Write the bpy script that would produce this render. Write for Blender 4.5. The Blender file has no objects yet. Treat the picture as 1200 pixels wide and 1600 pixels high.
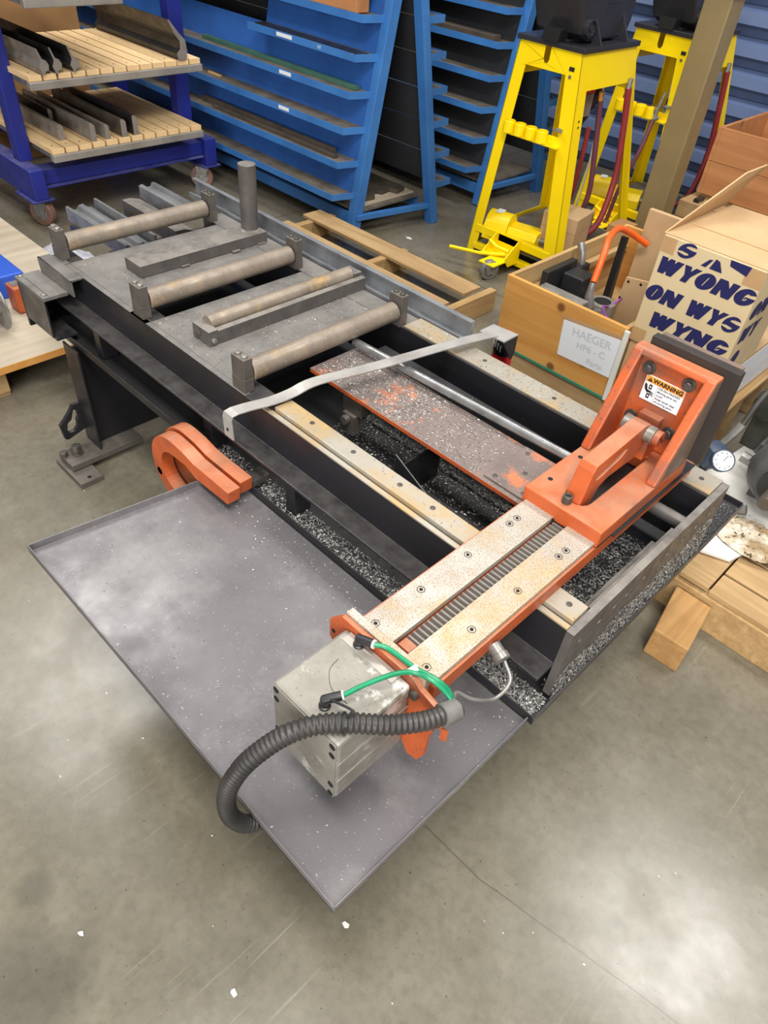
import bpy, bmesh, math, random
from mathutils import Vector, Matrix
from mathutils.geometry import tessellate_polygon
random.seed(7)
S = bpy.context.scene
COL = S.collection
# ------------------------------------------------------------------ camera
RC = ((0.70358564, 0.70667066, 0.07472493), (-0.5225973, 0.44330745, 0.72826545), (0.48151771, -0.55144816, 0.68120894))
cam = bpy.data.cameras.new('camera'); camo = bpy.data.objects.new('camera', cam); COL.objects.link(camo)
cam.sensor_fit = 'VERTICAL'; cam.sensor_height = 32.0; cam.lens = 32.0 * 1109.35 / 1600
cam.clip_start = .02
camo.matrix_world = Matrix.Translation((0, 0, 1.65)) @ Matrix(RC).transposed().to_4x4()
S.camera = camo
# ------------------------------------------------------------------ world, lamps, exposure
S.view_settings.view_transform = 'Standard'; S.view_settings.look = 'None'
S.view_settings.gamma = 1; S.view_settings.use_curve_mapping = False
S.view_settings.exposure = 0.0
w = bpy.data.worlds.new('hall'); S.world = w; w.use_nodes = True
w.node_tree.nodes['Background'].inputs[0].default_value = (.95, .97, 1, 1)
w.node_tree.nodes['Background'].inputs[1].default_value = .12
def lamp(x, y, z, sx, sy, e, rz=0, col=(1, .98, .94)):
    l = bpy.data.lights.new('ceiling_lamp', 'AREA'); l.shape = 'RECTANGLE'; l.size = sx; l.size_y = sy; l.energy = e; l.color = col
    o = bpy.data.objects.new('ceiling_lamp', l); COL.objects.link(o); o.location = (x, y, z); o.rotation_euler = (0, 0, rz)
    return o
lamp(.75, 3.4, 5.0, 1.5, 1.1, 130)
lamp(-4.9, 1.2, 5.0, 2.4, 1.6, 150)
lamp(.3, -.3, 4.6, 2.6, .9, 245)
lamp(-2.3, 3.3, 5.0, 2.4, .7, 90)
lamp(2.8, -2.0, 4.6, 2.4, .9, 140)
# added fill light behind the camera, brightens the far upright surfaces
dl = lamp(1.6, -4.8, 2.3, 4.2, 2.6, 330, 0, (1, .99, .97)); dl.name = 'added_fill_light'
dl.rotation_euler = (Vector((-2.6, 3.8, 1.2)) - dl.location).to_track_quat('-Z', 'Y').to_euler()
# ------------------------------------------------------------------ materials
def lin(c):
    return tuple(((v / 255) / 12.92 if v <= 10.31 else (((v / 255) + .055) / 1.055) ** 2.4) for v in c) + (1,)
class G:
    def __init__(s, name):
        m = s.m = bpy.data.materials.new(name); m.use_nodes = True; s.t = m.node_tree; s.b = s.t.nodes['Principled BSDF']; s.co = None
    def n(s, t, **k):
        x = s.t.nodes.new(t)
        for a, v in k.items(): setattr(x, a, v)
        return x
    def l(s, a, b): s.t.links.new(a, b)
    def coord(s, sc=(1, 1, 1), rot=(0, 0, 0)):
        c = s.n('ShaderNodeTexCoord'); mp = s.n('ShaderNodeMapping'); mp.inputs['Scale'].default_value = sc; mp.inputs['Rotation'].default_value = rot
        s.l(c.outputs['Object'], mp.inputs['Vector']); return mp.outputs['Vector']
    def noise(s, scale, detail=5, rough=.6, v=None, dist=0):
        x = s.n('ShaderNodeTexNoise'); x.inputs['Scale'].default_value = scale; x.inputs['Detail'].default_value = detail; x.inputs['Roughness'].default_value = rough; x.inputs['Distortion'].default_value = dist
        s.l(v if v is not None else s.coord(), x.inputs['Vector']); return x.outputs['Fac']
    def ramp(s, f, lo, hi, a=0, b=1):
        x = s.n('ShaderNodeMapRange'); x.clamp = True
        for i, v in zip(('From Min', 'From Max', 'To Min', 'To Max'), (lo, hi, a, b)): x.inputs[i].default_value = v
        s.l(f, x.inputs['Value']); return x.outputs['Result']
    def mix(s, f, a, b):
        x = s.n('ShaderNodeMix', data_type='RGBA')
        if isinstance(f, float): x.inputs[0].default_value = f
        else: s.l(f, x.inputs[0])
        for i, v in ((6, a), (7, b)):
            if isinstance(v, tuple): x.inputs[i].default_value = v
            else: s.l(v, x.inputs[i])
        return x.outputs[2]
    def math(s, op, a, b=0.0):
        x = s.n('ShaderNodeMath', operation=op)
        for i, v in ((0, a), (1, b)):
            if isinstance(v, (int, float)): x.inputs[i].default_value = v
            else: s.l(v, x.inputs[i])
        return x.outputs[0]
    def bump(s, f, st, d=.01):
        x = s.n('ShaderNodeBump'); x.inputs['Strength'].default_value = st; x.inputs['Distance'].default_value = d
        s.l(f, x.inputs['Height']); s.l(x.outputs['Normal'], s.b.inputs['Normal'])
    def out(s, col=None, rough=None, metal=None):
        for nm, v in (('Base Color', col), ('Roughness', rough), ('Metallic', metal)):
            if v is None: continue
            if isinstance(v, (int, float, tuple)): s.b.inputs[nm].default_value = v
            else: s.l(v, s.b.inputs[nm])
        return s.m
def mat(name, c1, c2=None, sc=14, lo=.4, hi=.7, rough=.5, metal=0.0, bump=0.0, bsc=60, spec=None, ssc=220, slo=.66, c3=None, sc3=5, lo3=.55, hi3=.65, rv=.12, dust=None, dlo=.3, dhi=.6, dst=.8):
    """base colour c1, blotches c2, wear patches c3, fine specks spec"""
    g = G(name); col = lin(c1); f = None
    if c2: f = g.noise(sc); col = g.mix(g.ramp(f, lo, hi), col, lin(c2))
    if c3: col = g.mix(g.ramp(g.noise(sc3, 8, .72), lo3, hi3), col, lin(c3))
    if spec: col = g.mix(g.ramp(g.noise(ssc, 2, .5), slo, slo + .04), col, lin(spec))
    if dust:
        ge = g.n('ShaderNodeNewGeometry'); sp = g.n('ShaderNodeSeparateXYZ'); g.l(ge.outputs['Normal'], sp.inputs[0])
        col = g.mix(g.math('MULTIPLY', g.ramp(sp.outputs['Z'], .55, .9), g.ramp(g.noise(11, 7, .7), dlo, dhi, 0, dst)), col, lin(dust))
    r = rough
    if rv: r = g.ramp(g.noise(sc * 2, 4), .3, .7, max(.03, rough - rv), min(1, rough + rv))
    if bump: g.bump(g.noise(bsc, 6, .65), bump, .004)
    return g.out(col, r, metal)
def wood(name, c1, c2, axis=0, sc=5, rough=.65, knots=None):
    g = G(name); k = [26, 26, 26]; k[axis] = 1.6
    v = g.coord(tuple(x * sc / 5 for x in k)); f = g.noise(1.0, 6, .6, v, .8); col = g.mix(g.ramp(f, .3, .72), lin(c1), lin(c2))
    g2 = g.noise(3.0 * sc / 5, 4, .6); col = g.mix(g.ramp(g2, .45, .8, 0, .45), col, lin(tuple(x * .78 for x in c2)))
    if knots:
        vo = g.n('ShaderNodeTexVoronoi'); vo.inputs['Scale'].default_value = knots; vo.inputs['Randomness'].default_value = 1; g.l(g.coord(), vo.inputs['Vector'])
        col = g.mix(g.ramp(vo.outputs['Distance'], .07, .13, .85, 0), col, lin((96, 52, 22)))
    g.bump(f, .12, .003)
    return g.out(col, rough, 0)
MT = {}
def m(n): return MT[n]
def floor_material():
    g = G('sealed_concrete'); v = g.coord()
    a = g.noise(1.3, 6, .6, v); b = g.noise(6, 8, .7, v); c = g.noise(45, 5, .6, v); d = g.noise(.55, 3, .5, v)
    col = g.mix(g.ramp(b, .3, .75), lin((108, 102, 87)), lin((134, 127, 112)))
    col = g.mix(g.ramp(a, .35, .7, 0, .7), col, lin((96, 89, 74)))
    col = g.mix(g.ramp(c, .45, .74, 0, .5), col, lin((90, 84, 72)))
    c2_ = g.noise(16, 7, .75, v); col = g.mix(g.ramp(c2_, .5, .74, 0, .3), col, lin((146, 139, 124)))
    # small scattered dark grit and pale flecks
    e = g.noise(95, 2, .5, v); col = g.mix(g.ramp(e, .70, .74, 0, .75), col, lin((62, 59, 54)))
    # long scuffs in two directions
    for rz, sx in ((.6, 1), (-.9, 1.3), (1.4, .8)):
        s_ = g.noise(1.0, 3, .5, g.coord((70 * sx, 2.2, 1), (0, 0, rz))); mk = g.noise(2.2, 2, .5, v)
        col = g.mix(g.math('MULTIPLY', g.ramp(s_, .66, .70), g.ramp(mk, .52, .64, 0, .22)), col, lin((178, 174, 164)))
    # ragged-edged discs: oil stains, plus the camera operator's soft shadow painted in second
    geo = g.n('ShaderNodeNewGeometry'); wob = g.n('ShaderNodeTexNoise'); wob.inputs['Scale'].default_value = 5; wob.inputs['Detail'].default_value = 6
    g.l(geo.outputs['Position'], wob.inputs['Vector'])
    for (x, y, r, dk, cc) in ((-.82, -.05, .05, .45, (70, 66, 58)), (-.66, -.15, .16, .55, (66, 62, 56)), (-2.2, 2.95, .09, .8, (84, 70, 44)), (-1.25, .72, .2, .35, (90, 84, 70))):
        vd = g.n('ShaderNodeVectorMath', operation='DISTANCE'); g.l(geo.outputs['Position'], vd.inputs[0]); vd.inputs[1].default_value = (x, y, 0)
        dd = g.math('ADD', vd.outputs['Value'], g.math('MULTIPLY', g.math('SUBTRACT', wob.outputs['Fac'], .5), r * 1.3))
        col = g.mix(g.ramp(dd, r * .45, r, dk, 0), col, lin(cc))
    # saw-cut joints and a hairline crack (world lines a*x+b*y=c, limited spans)
    sx = g.n('ShaderNodeSeparateXYZ'); g.l(geo.outputs['Position'], sx.inputs[0])
    for axis, c0, wd in (('X', -3.40, .008), ('Y', 2.96, .008)):
        col = g.mix(g.ramp(g.math('ABSOLUTE', g.math('SUBTRACT', sx.outputs[axis], c0)), wd * .5, wd, .75, 0), col, lin((84, 80, 72)))
    for (ax_, ay_), (bx_, by_) in (((-.348, .656), (-.182, .657)), ((-.182, .657), (.04, .698)), ((.04, .698), (.5, .78))):
        dx_, dy_ = bx_ - ax_, by_ - ay_; LL = math.hypot(dx_, dy_); nx_, ny_ = -dy_ / LL, dx_ / LL
        dist = g.math('ADD', g.math('MULTIPLY', sx.outputs['X'], nx_), g.math('MULTIPLY', sx.outputs['Y'], ny_))
        dist = g.math('ABSOLUTE', g.math('ADD', g.math('SUBTRACT', dist, ax_ * nx_ + ay_ * ny_), g.math('MULTIPLY', g.math('SUBTRACT', wob.outputs['Fac'], .5), .012)))
        span = g.math('MULTIPLY', g.math('GREATER_THAN', sx.outputs['X'], ax_), g.math('LESS_THAN', sx.outputs['X'], bx_))
        col = g.mix(g.math('MULTIPLY', g.ramp(dist, .0006, .0018, .8, 0), span), col, lin((70, 66, 60)))
    g.bump(c, .05, .003)
    rg = g.ramp(g.noise(3.2, 6, .65, v), .3, .7, .17, .36)
    g.b.inputs['Specular IOR Level'].default_value = .55
    return g.out(col, rg, 0)
MT['floor'] = floor_material()
MT['tray'] = mat('tray_sheet_steel', (108, 105, 107), (90, 87, 89), 5, .35, .75, .36, .12, .04, 120, (186, 182, 176), 260, .71, (134, 131, 130), 3, .45, .7)
MT['deck'] = mat('worn_deck_steel', (108, 104, 101), (82, 79, 78), 9, .35, .7, .5, .08, .06, 150, (46, 44, 42), 190, .66, (126, 119, 111), 5, .5, .72, dust=(130, 126, 122), dst=.75)
MT['black'] = mat('black_painted_steel', (36, 35, 39), (30, 29, 31), 6, .4, .7, .36, .05, .03, 90, (120, 118, 112), 300, .76, dust=(94, 90, 87), dst=.6)
MT['blackmatte'] = mat('black_dusty_steel', (46, 45, 46), (34, 33, 33), 6, .4, .7, .6, .1, .08, 120, (128, 126, 122), 260, .72)
MT['rail'] = mat('rail_steel', (168, 161, 148), (150, 140, 124), 10, .4, .7, .4, .2, .04, 160, (96, 84, 68), 260, .70, (184, 152, 98), 5, .48, .66)
MT['wear'] = mat('pitted_wear_plate', (176, 170, 160), (156, 148, 136), 12, .4, .7, .4, .2, .06, 260, (138, 116, 90), 420, .56, (200, 164, 114), 6, .48, .7)
MT['roller'] = mat('rusty_roller_steel', (146, 133, 118), (116, 105, 94), 10, .4, .7, .45, .2, .05, 150, (216, 196, 156), 260, .69, (178, 144, 84), 6, .54, .7)
MT['block'] = mat('dark_steel_block', (92, 86, 80), (72, 68, 64), 20, .4, .7, .5, .15, .05, 150, dust=(128, 120, 110), dst=.6)
MT['bar'] = mat('mill_scale_bar', (94, 89, 86), (74, 70, 68), 18, .4, .7, .5, .15, .05, 120, (160, 152, 140), 220, .76, dust=(146, 140, 132), dst=.8)
MT['bolt'] = mat('zinc_bolt', (160, 156, 148), (122, 118, 110), 60, rough=.38, metal=.6)
MT['darkbolt'] = mat('dark_bolt', (98, 93, 88), (70, 66, 62), 60, rough=.42, metal=.5)
MT['hole'] = mat('dark_hole', (12, 11, 11), rough=.8, rv=0)
MT['orange'] = mat('orange_painted_casting', (192, 92, 46), (172, 76, 36), 9, .4, .7, .45, 0, .06, 90, (104, 60, 42), 170, .69, (120, 86, 70), 4.5, .54, .72, dust=(176, 128, 98), dlo=.3, dhi=.65, dst=.8)
MT['orangedirty'] = mat('orange_paint_under_grime', (122, 108, 102), (102, 92, 88), 10, .4, .7, .55, .05, .06, 140, (184, 178, 168), 230, .68, (206, 116, 74), 3.6, .55, .62)
MT['castgrey'] = mat('cast_aluminium', (150, 146, 137), (118, 113, 104), 9, .38, .7, .4, .2, .05, 140, (120, 112, 100), 200, .66, (206, 204, 198), 8, .57, .65)
MT['jaw'] = mat('dark_jaw_plate', (50, 43, 39), (40, 34, 31), 16, .4, .7, .55, .0, .06, 150, (104, 92, 78), 240, .76)
MT['chrome'] = mat('polished_rod', (176, 176, 176), (140, 138, 136), 30, rough=.32, metal=.75, rv=.06)
MT['strap'] = mat('bare_strap_steel', (172, 169, 164), (140, 136, 132), 12, .4, .7, .4, .2, .05, 120, None, 0, 0, (150, 124, 100), 8, .6, .7)
MT['galv'] = mat('galvanised_steel', (158, 160, 163), (128, 130, 134), 14, .4, .7, .36, .5, .02)
MT['rubber'] = mat('black_rubber', (40, 39, 40), (28, 27, 27), 12, rough=.45)
MT['rubberdusty'] = mat('dusty_black_hose', (60, 56, 53), (38, 36, 35), 8, .4, .65, .5)
MT['green'] = mat('green_airline', (34, 142, 98), (26, 118, 80), 30, rough=.3)
MT['plastic'] = mat('black_plastic', (38, 38, 40), rough=.4, rv=0)
MT['white'] = mat('white_plastic', (226, 224, 216), rough=.5, rv=0)
MT['yellow'] = mat('yellow_enamel', (255, 222, 2), (252, 214, 1), 6, rough=.35, rv=.06)
MT['rackblue'] = mat('blue_rack_paint', (62, 122, 190), (52, 106, 172), 5, .4, .7, .42, 0, .02, 60, None, 0, 0, (96, 132, 172), 7, .60, .74)
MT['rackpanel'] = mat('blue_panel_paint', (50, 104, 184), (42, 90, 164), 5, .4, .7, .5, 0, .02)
MT['shelfdust'] = mat('dusty_shelf', (122, 112, 98), (86, 80, 74), 8, .35, .65, .7)
MT['navy'] = mat('navy_cart_paint', (34, 44, 132), (28, 36, 112), 6, .4, .7, .4, 0, .02, 60, None, 0, 0, (62, 66, 128), 7, .62, .74, dust=(120, 118, 140), dst=.5)
MT['aluminium'] = mat('aluminium_edge', (176, 170, 162), (150, 144, 136), 10, rough=.4, metal=.5)
MT['maple'] = wood('maple_slat', (238, 206, 156), (220, 182, 130), 0)
MT['ply'] = wood('plywood_sheet', (222, 164, 88), (198, 134, 60), 0, 3, knots=5.5)
MT['plyend'] = wood('plywood_end', (200, 170, 120), (172, 136, 88), 1, 4)
MT['pine'] = wood('pallet_pine', (186, 156, 112), (156, 122, 80), 0, 7, .75)
MT['pineY'] = wood('pallet_pine_cross', (188, 156, 108), (156, 120, 74), 1, 7, .75)
MT['oldply'] = wood('weathered_plywood', (198, 186, 166), (170, 154, 130), 1, 3, .75)
MT['crate'] = wood('reddish_crate_board', (196, 138, 88), (168, 108, 64), 0, 4, .7, knots=3.5)
MT['card'] = mat('cardboard', (198, 166, 124), (186, 152, 110), 5, rough=.8, rv=0)
MT['carddark'] = mat('dark_cardboard', (170, 128, 82), (152, 112, 70), 5, rough=.8, rv=0)
MT['cardlight'] = mat('buff_printed_cardboard', (214, 192, 152), (206, 182, 140), 5, rough=.75, rv=0)
MT['tape'] = mat('paper_tape', (190, 152, 108), (182, 144, 100), 9, rough=.5, rv=0)
MT['ink'] = mat('navy_ink', (30, 30, 84), rough=.6, rv=0)
MT['paper'] = mat('white_paper', (232, 234, 238), rough=.6, rv=0)
MT['pencil'] = mat('pencil_grey', (196, 200, 207), rough=.7, rv=0)
MT['black_ink'] = mat('black_ink', (24, 22, 22), rough=.6, rv=0)
MT['warn'] = mat('warning_orange', (240, 158, 60), rough=.4, rv=0)
MT['red'] = mat('can_red', (196, 30, 36), rough=.35, rv=0)
MT['redhose'] = mat('red_rubber_hose', (150, 52, 54), (128, 46, 50), 8, rough=.45)
MT['mauvehose'] = mat('mauve_rubber_hose', (112, 62, 74), (96, 54, 66), 8, rough=.45)
MT['orangehose'] = mat('orange_hose', (240, 98, 34), rough=.35, rv=0)
MT['purple'] = mat('purple_cable', (140, 62, 160), rough=.4, rv=0)
MT['headblack'] = mat('black_press_head', (46, 46, 51), (38, 38, 42), 8, rough=.32)
MT['beigepost'] = mat('tan_painted_post', (140, 122, 84), (130, 112, 76), 6, rough=.45)
MT['wallblue'] = mat('blue_siding', (92, 110, 148), (82, 98, 134), 4, rough=.45)
MT['motor'] = mat('grey_motor_casting', (92, 92, 90), (66, 66, 64), 10, .4, .7, .5, .2, .06, 80)
MT['motorgreen'] = mat('dark_green_grey_casting', (66, 68, 60), (46, 48, 42), 10, .4, .7, .45, .1, .06, 80)
MT['bluegrey'] = mat('blue_grey_regulator', (56, 72, 92), (44, 56, 72), 14, rough=.45)
MT['rag'] = mat('stained_rag', (214, 206, 190), (150, 128, 96), 16, .35, .6, .9, 0, .2, 60, (84, 66, 44), 70, .62)
MT['board'] = mat('white_spotted_board', (222, 220, 214), (206, 202, 194), 5, .4, .7, .35, 0, 0, 0, (90, 86, 78), 60, .70)
MT['wheel'] = mat('worn_red_wheel', (132, 96, 84), (108, 84, 76), 16, rough=.6)
MT['zinc'] = mat('dull_zinc', (156, 154, 150), (116, 112, 106), 20, rough=.42, metal=.5)
MT['shaving'] = mat('steel_shavings', (196, 194, 190), (104, 102, 98), 120, .35, .65, .35, .25, rv=.1)
MT['greenbar'] = mat('green_grey_bar', (66, 108, 92), (58, 92, 84), 8, rough=.5)
MT['brownsteel'] = mat('brown_steel_bar', (92, 82, 72), (70, 62, 55), 10, .4, .7, .55, .2)
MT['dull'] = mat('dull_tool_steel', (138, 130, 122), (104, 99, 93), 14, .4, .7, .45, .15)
MT['darkbar'] = mat('dark_tool_steel', (58, 56, 56), (42, 41, 41), 10, .4, .7, .36, .4)
MT['bag'] = mat('clear_plastic_film', (204, 204, 210), (176, 176, 186), 30, rough=.15, rv=0)
MT['bluepack'] = mat('bright_blue_case', (48, 92, 196), (42, 82, 180), 5, rough=.4)
MT['darkwall'] = mat('dark_partition', (44, 44, 48), (36, 36, 40), 3, rough=.8, rv=0)
MT['grime'] = mat('grimy_orange_casting', (116, 98, 86), (96, 84, 76), 8, .4, .7, .55, 0, .05, 120, (150, 132, 116), 220, .72, (186, 94, 56), 5, .58, .68)
MT['rubbergrey'] = mat('grey_rubber_boot', (112, 110, 107), (80, 78, 76), 20, rough=.6)
MT['pinewarm'] = wood('warm_timber', (190, 148, 92), (160, 116, 66), 1, 7, .75)
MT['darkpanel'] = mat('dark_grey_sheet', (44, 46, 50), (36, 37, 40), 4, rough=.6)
MT['bargrey'] = mat('grey_bar_stock', (124, 125, 127), (98, 98, 100), 14, .4, .7, .4, .2)
MT['greenedge'] = mat('green_edge_paint', (52, 128, 104), rough=.6, rv=0)
# ------------------------------------------------------------------ mesh builder
def V(*a): return Vector(a)
class MB:
    def __init__(s): s.v = []; s.f = []
    def add(s, vs, fs):
        k = len(s.v); s.v += [Vector(v) for v in vs]; s.f += [tuple(i + k for i in f) for f in fs]; return s
    def box(s, x0, y0, z0, x1, y1, z1):
        if x0 > x1: x0, x1 = x1, x0
        if y0 > y1: y0, y1 = y1, y0
        if z0 > z1: z0, z1 = z1, z0
        return s.add([(x, y, z) for x in (x0, x1) for y in (y0, y1) for z in (z0, z1)],
                     [(0, 1, 3, 2), (4, 6, 7, 5), (0, 4, 5, 1), (2, 3, 7, 6), (0, 2, 6, 4), (1, 5, 7, 3)])
    def beam(s, a, b, wx, wy, up=(0, 0, 1)):
        """rectangular bar from a to b, section wx (sideways) by wy (along up)"""
        a, b = Vector(a), Vector(b); d = (b - a).normalized(); u = Vector(up); r = d.cross(u)
        if r.length < 1e-5: r = d.cross(Vector((1, 0, 0)))
        r.normalize(); u = r.cross(d).normalized(); r *= wx / 2; u *= wy / 2
        return s.add([a - r - u, a + r - u, a + r + u, a - r + u, b - r - u, b + r - u, b + r + u, b - r + u],
                     [(0, 1, 2, 3), (4, 7, 6, 5), (0, 4, 5, 1), (1, 5, 6, 2), (2, 6, 7, 3), (3, 7, 4, 0)])
    def cyl(s, a, b, r, n=20, r2=None):
        return s.tube([a, b], [r, r if r2 is None else r2], n)
    def tube(s, pts, r, n=10, cap=True, closed=False):
        pts = [Vector(p) for p in pts]; N = len(pts)
        rs = r if isinstance(r, (list, tuple)) else [r] * N
        k = len(s.v); fr = None; T = []
        for i in range(N):
            d = (pts[min(i + 1, N - 1)] - pts[max(i - 1, 0)])
            T.append(d.normalized() if d.length > 1e-9 else Vector((0, 0, 1)))
        for i in range(N):
            if fr is None:
                fr = T[0].orthogonal().normalized()
            else:
                fr = (fr - T[i] * fr.dot(T[i]))
                if fr.length < 1e-6: fr = T[i].orthogonal()
                fr.normalize()
            bn = T[i].cross(fr)
            for j in range(n):
                a = 2 * math.pi * j / n
                s.v.append(pts[i] + (fr * math.cos(a) + bn * math.sin(a)) * rs[i])
        for i in range(N - 1):
            for j in range(n):
                a, b = k + i * n + j, k + i * n + (j + 1) % n
                s.f.append((a, b, b + n, a + n))
        if cap:
            s.f.append(tuple(k + j for j in reversed(range(n)))); s.f.append(tuple(k + (N - 1) * n + j for j in range(n)))
        return s
    def prism(s, poly, axis, a0, a1, holes=()):
        def P(p, t): return {'x': (t, p[0], p[1]), 'y': (p[0], t, p[1]), 'z': (p[0], p[1], t)}[axis]
        loops = [list(poly)] + [list(h) for h in holes]
        flat = [p for L in loops for p in L]; n = len(flat)
        tri = tessellate_polygon([[Vector((p[0], p[1], 0)) for p in L] for L in loops])
        vs = [P(p, a0) for p in flat] + [P(p, a1) for p in flat]; fs = []
        for t in tri: fs.append(tuple(t)); fs.append(tuple(i + n for i in reversed(t)))
        o = 0
        for L in loops:
            c = len(L)
            for i in range(c):
                j = (i + 1) % c; fs.append((o + i, o + j, o + j + n, o + i + n))
            o += c
        return s.add(vs, fs)
    def lathe(s, prof, o, axis=(0, 0, 1), n=24):
        """prof: (radius, height) along axis from o"""
        ax = Vector(axis).normalized(); u = ax.orthogonal().normalized(); w_ = ax.cross(u); o = Vector(o); k = len(s.v)
        for r, h in prof:
            for j in range(n):
                a = 2 * math.pi * j / n; s.v.append(o + ax * h + (u * math.cos(a) + w_ * math.sin(a)) * max(r, 1e-5))
        for i in range(len(prof) - 1):
            for j in range(n):
                a, b = k + i * n + j, k + i * n + (j + 1) % n; s.f.append((a, b, b + n, a + n))
        s.f.append(tuple(k + j for j in reversed(range(n)))); s.f.append(tuple(k + (len(prof) - 1) * n + j for j in range(n)))
        return s
    def xf(s, M, start=0):
        for i in range(start, len(s.v)): s.v[i] = M @ s.v[i]
        return s
    def build(s, name, mt, parent=None, bev=0, smooth=None, label=None, origin=None):
        off = Vector((0, 0, 0)); p = parent
        if origin is not None: off = Vector(origin)
        while p is not None:
            off = off + p.location; p = p.parent
        me = bpy.data.meshes.new(name); me.from_pydata([v - off for v in s.v], [], s.f)
        b = bmesh.new(); b.from_mesh(me); bmesh.ops.remove_doubles(b, verts=b.verts, dist=1e-6); bmesh.ops.recalc_face_normals(b, faces=b.faces); b.to_mesh(me); b.free()
        me.materials.append(MT[mt] if isinstance(mt, str) else mt)
        if smooth:
            me.polygons.foreach_set('use_smooth', [True] * len(me.polygons)); me.set_sharp_from_angle(angle=math.radians(smooth))
        o = bpy.data.objects.new(name, me); COL.objects.link(o)
        if origin is not None: o.location = origin
        if parent: o.parent = parent
        if bev:
            q = o.modifiers.new('bevel', 'BEVEL'); q.width = bev; q.segments = 2; q.limit_method = 'ANGLE'; q.angle_limit = math.radians(40)
        if label: o['label'] = label
        return o
def thing(name, label, cat, loc=(0, 0, 0), group=None):
    o = bpy.data.objects.new(name, None); COL.objects.link(o); o.location = loc; o.empty_display_size = .05
    o['label'] = label; o['category'] = cat
    if group: o['group'] = group
    return o
def tag(o, label, cat, group=None, kind=None):
    o['label'] = label; o['category'] = cat
    if group: o['group'] = group
    if kind: o['kind'] = kind
    return o
def struct(o):
    o['kind'] = 'structure'; return o
def dup(root, dloc, label, group=None, rz=None):
    def cp(o, par):
        c = o.copy(); COL.objects.link(c); c.parent = par
        for ch in o.children: cp(ch, c)
        return c
    r = cp(root, None); r.location = root.location + Vector(dloc); r['label'] = label
    if group: r['group'] = group
    if rz is not None: r.rotation_euler.z = rz
    return r
def share(o, loc, parent=None, rot=None):
    """another piece with the same mesh; loc is a world shift from o"""
    c = o.copy(); COL.objects.link(c); c.location = o.location + Vector(loc)
    if parent: c.parent = parent
    if rot: c.rotation_euler = rot
    return c
def circ(cx, cy, r, n=20, a0=0, a1=None):
    if a1 is None: return [(cx + r * math.cos(2 * math.pi * i / n), cy + r * math.sin(2 * math.pi * i / n)) for i in range(n)]
    return [(cx + r * math.cos(a0 + (a1 - a0) * i / n), cy + r * math.sin(a0 + (a1 - a0) * i / n)) for i in range(n + 1)]
def spline(pts, n=12):
    pts = [Vector(p) for p in pts]; out = []
    P = [pts[0] * 2 - pts[1]] + pts + [pts[-1] * 2 - pts[-2]]
    for i in range(1, len(P) - 2):
        for k in range(n):
            t = k / n; a, b, c, d = P[i - 1], P[i], P[i + 1], P[i + 2]
            out.append(.5 * ((2 * b) + (c - a) * t + (2 * a - 5 * b + 4 * c - d) * t * t + (3 * b - a - 3 * c + d) * t ** 3))
    out.append(pts[-1]); return out
def hexbolt(mb_, p, ax, r, h, n=6): mb_.lathe([(r, 0), (r, h * .85), (r * .86, h)], p, ax, n); return mb_
def text_mesh(txt, size, bold=0, shear=0, space=1.0, align='CENTER'):
    c = bpy.data.curves.new('t', 'FONT'); c.body = txt; c.size = size; c.offset = bold; c.shear = shear; c.space_character = space; c.align_x = align; c.align_y = 'CENTER'; c.resolution_u = 3
    o = bpy.data.objects.new('t', c); COL.objects.link(o); dg = bpy.context.evaluated_depsgraph_get(); dg.update()
    me = bpy.data.meshes.new_from_object(o.evaluated_get(dg)); bpy.data.objects.remove(o); bpy.data.curves.remove(c)
    r = ([v.co.copy() for v in me.vertices], [tuple(p.vertices) for p in me.polygons]); bpy.data.meshes.remove(me); return r
def lettering(name, txt, size, o, ux, uy, mt, parent, bold=0, shear=0, space=1.0, sx=1.0, align='CENTER', clip=None):
    vs, fs = text_mesh(txt, size, bold, shear, space, align); ux, uy, o = Vector(ux), Vector(uy), Vector(o)
    b = MB(); 
    b.add([o + ux * v.x * sx + uy * v.y for v in vs], fs)
    return b.build(name, mt, parent)
# ================================================================== setting
b = MB(); b.box(-9, -4, -.1, 5, 9, 0); struct(b.build('floor', 'floor'))
# horizontal-ribbed blue siding along the back
WY = 5.32
wb = MB(); wb.box(-9, WY + .03, 0, 5, WY + .15, 3.6); wl = struct(wb.build('wall_back', 'wallblue'))
pitch = .16; rib = None
prof = [(WY + .035, 0), (WY + .035, pitch * .98), (WY + .0, pitch * .80), (WY - .02, pitch * .42), (WY + .0, pitch * .30), (WY + .02, pitch * .05)]
for i in range(22):
    if rib is None:
        q = MB(); q.prism(prof, 'x', -9, 5); rib = q.build('siding_rib', 'wallblue', wl)
    else: share(rib, (0, 0, i * pitch), wl)
q = MB(); q.box(-9, -4, 0, -8.85, 9, 3.6); struct(q.build('wall_left', 'darkwall'))
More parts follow.
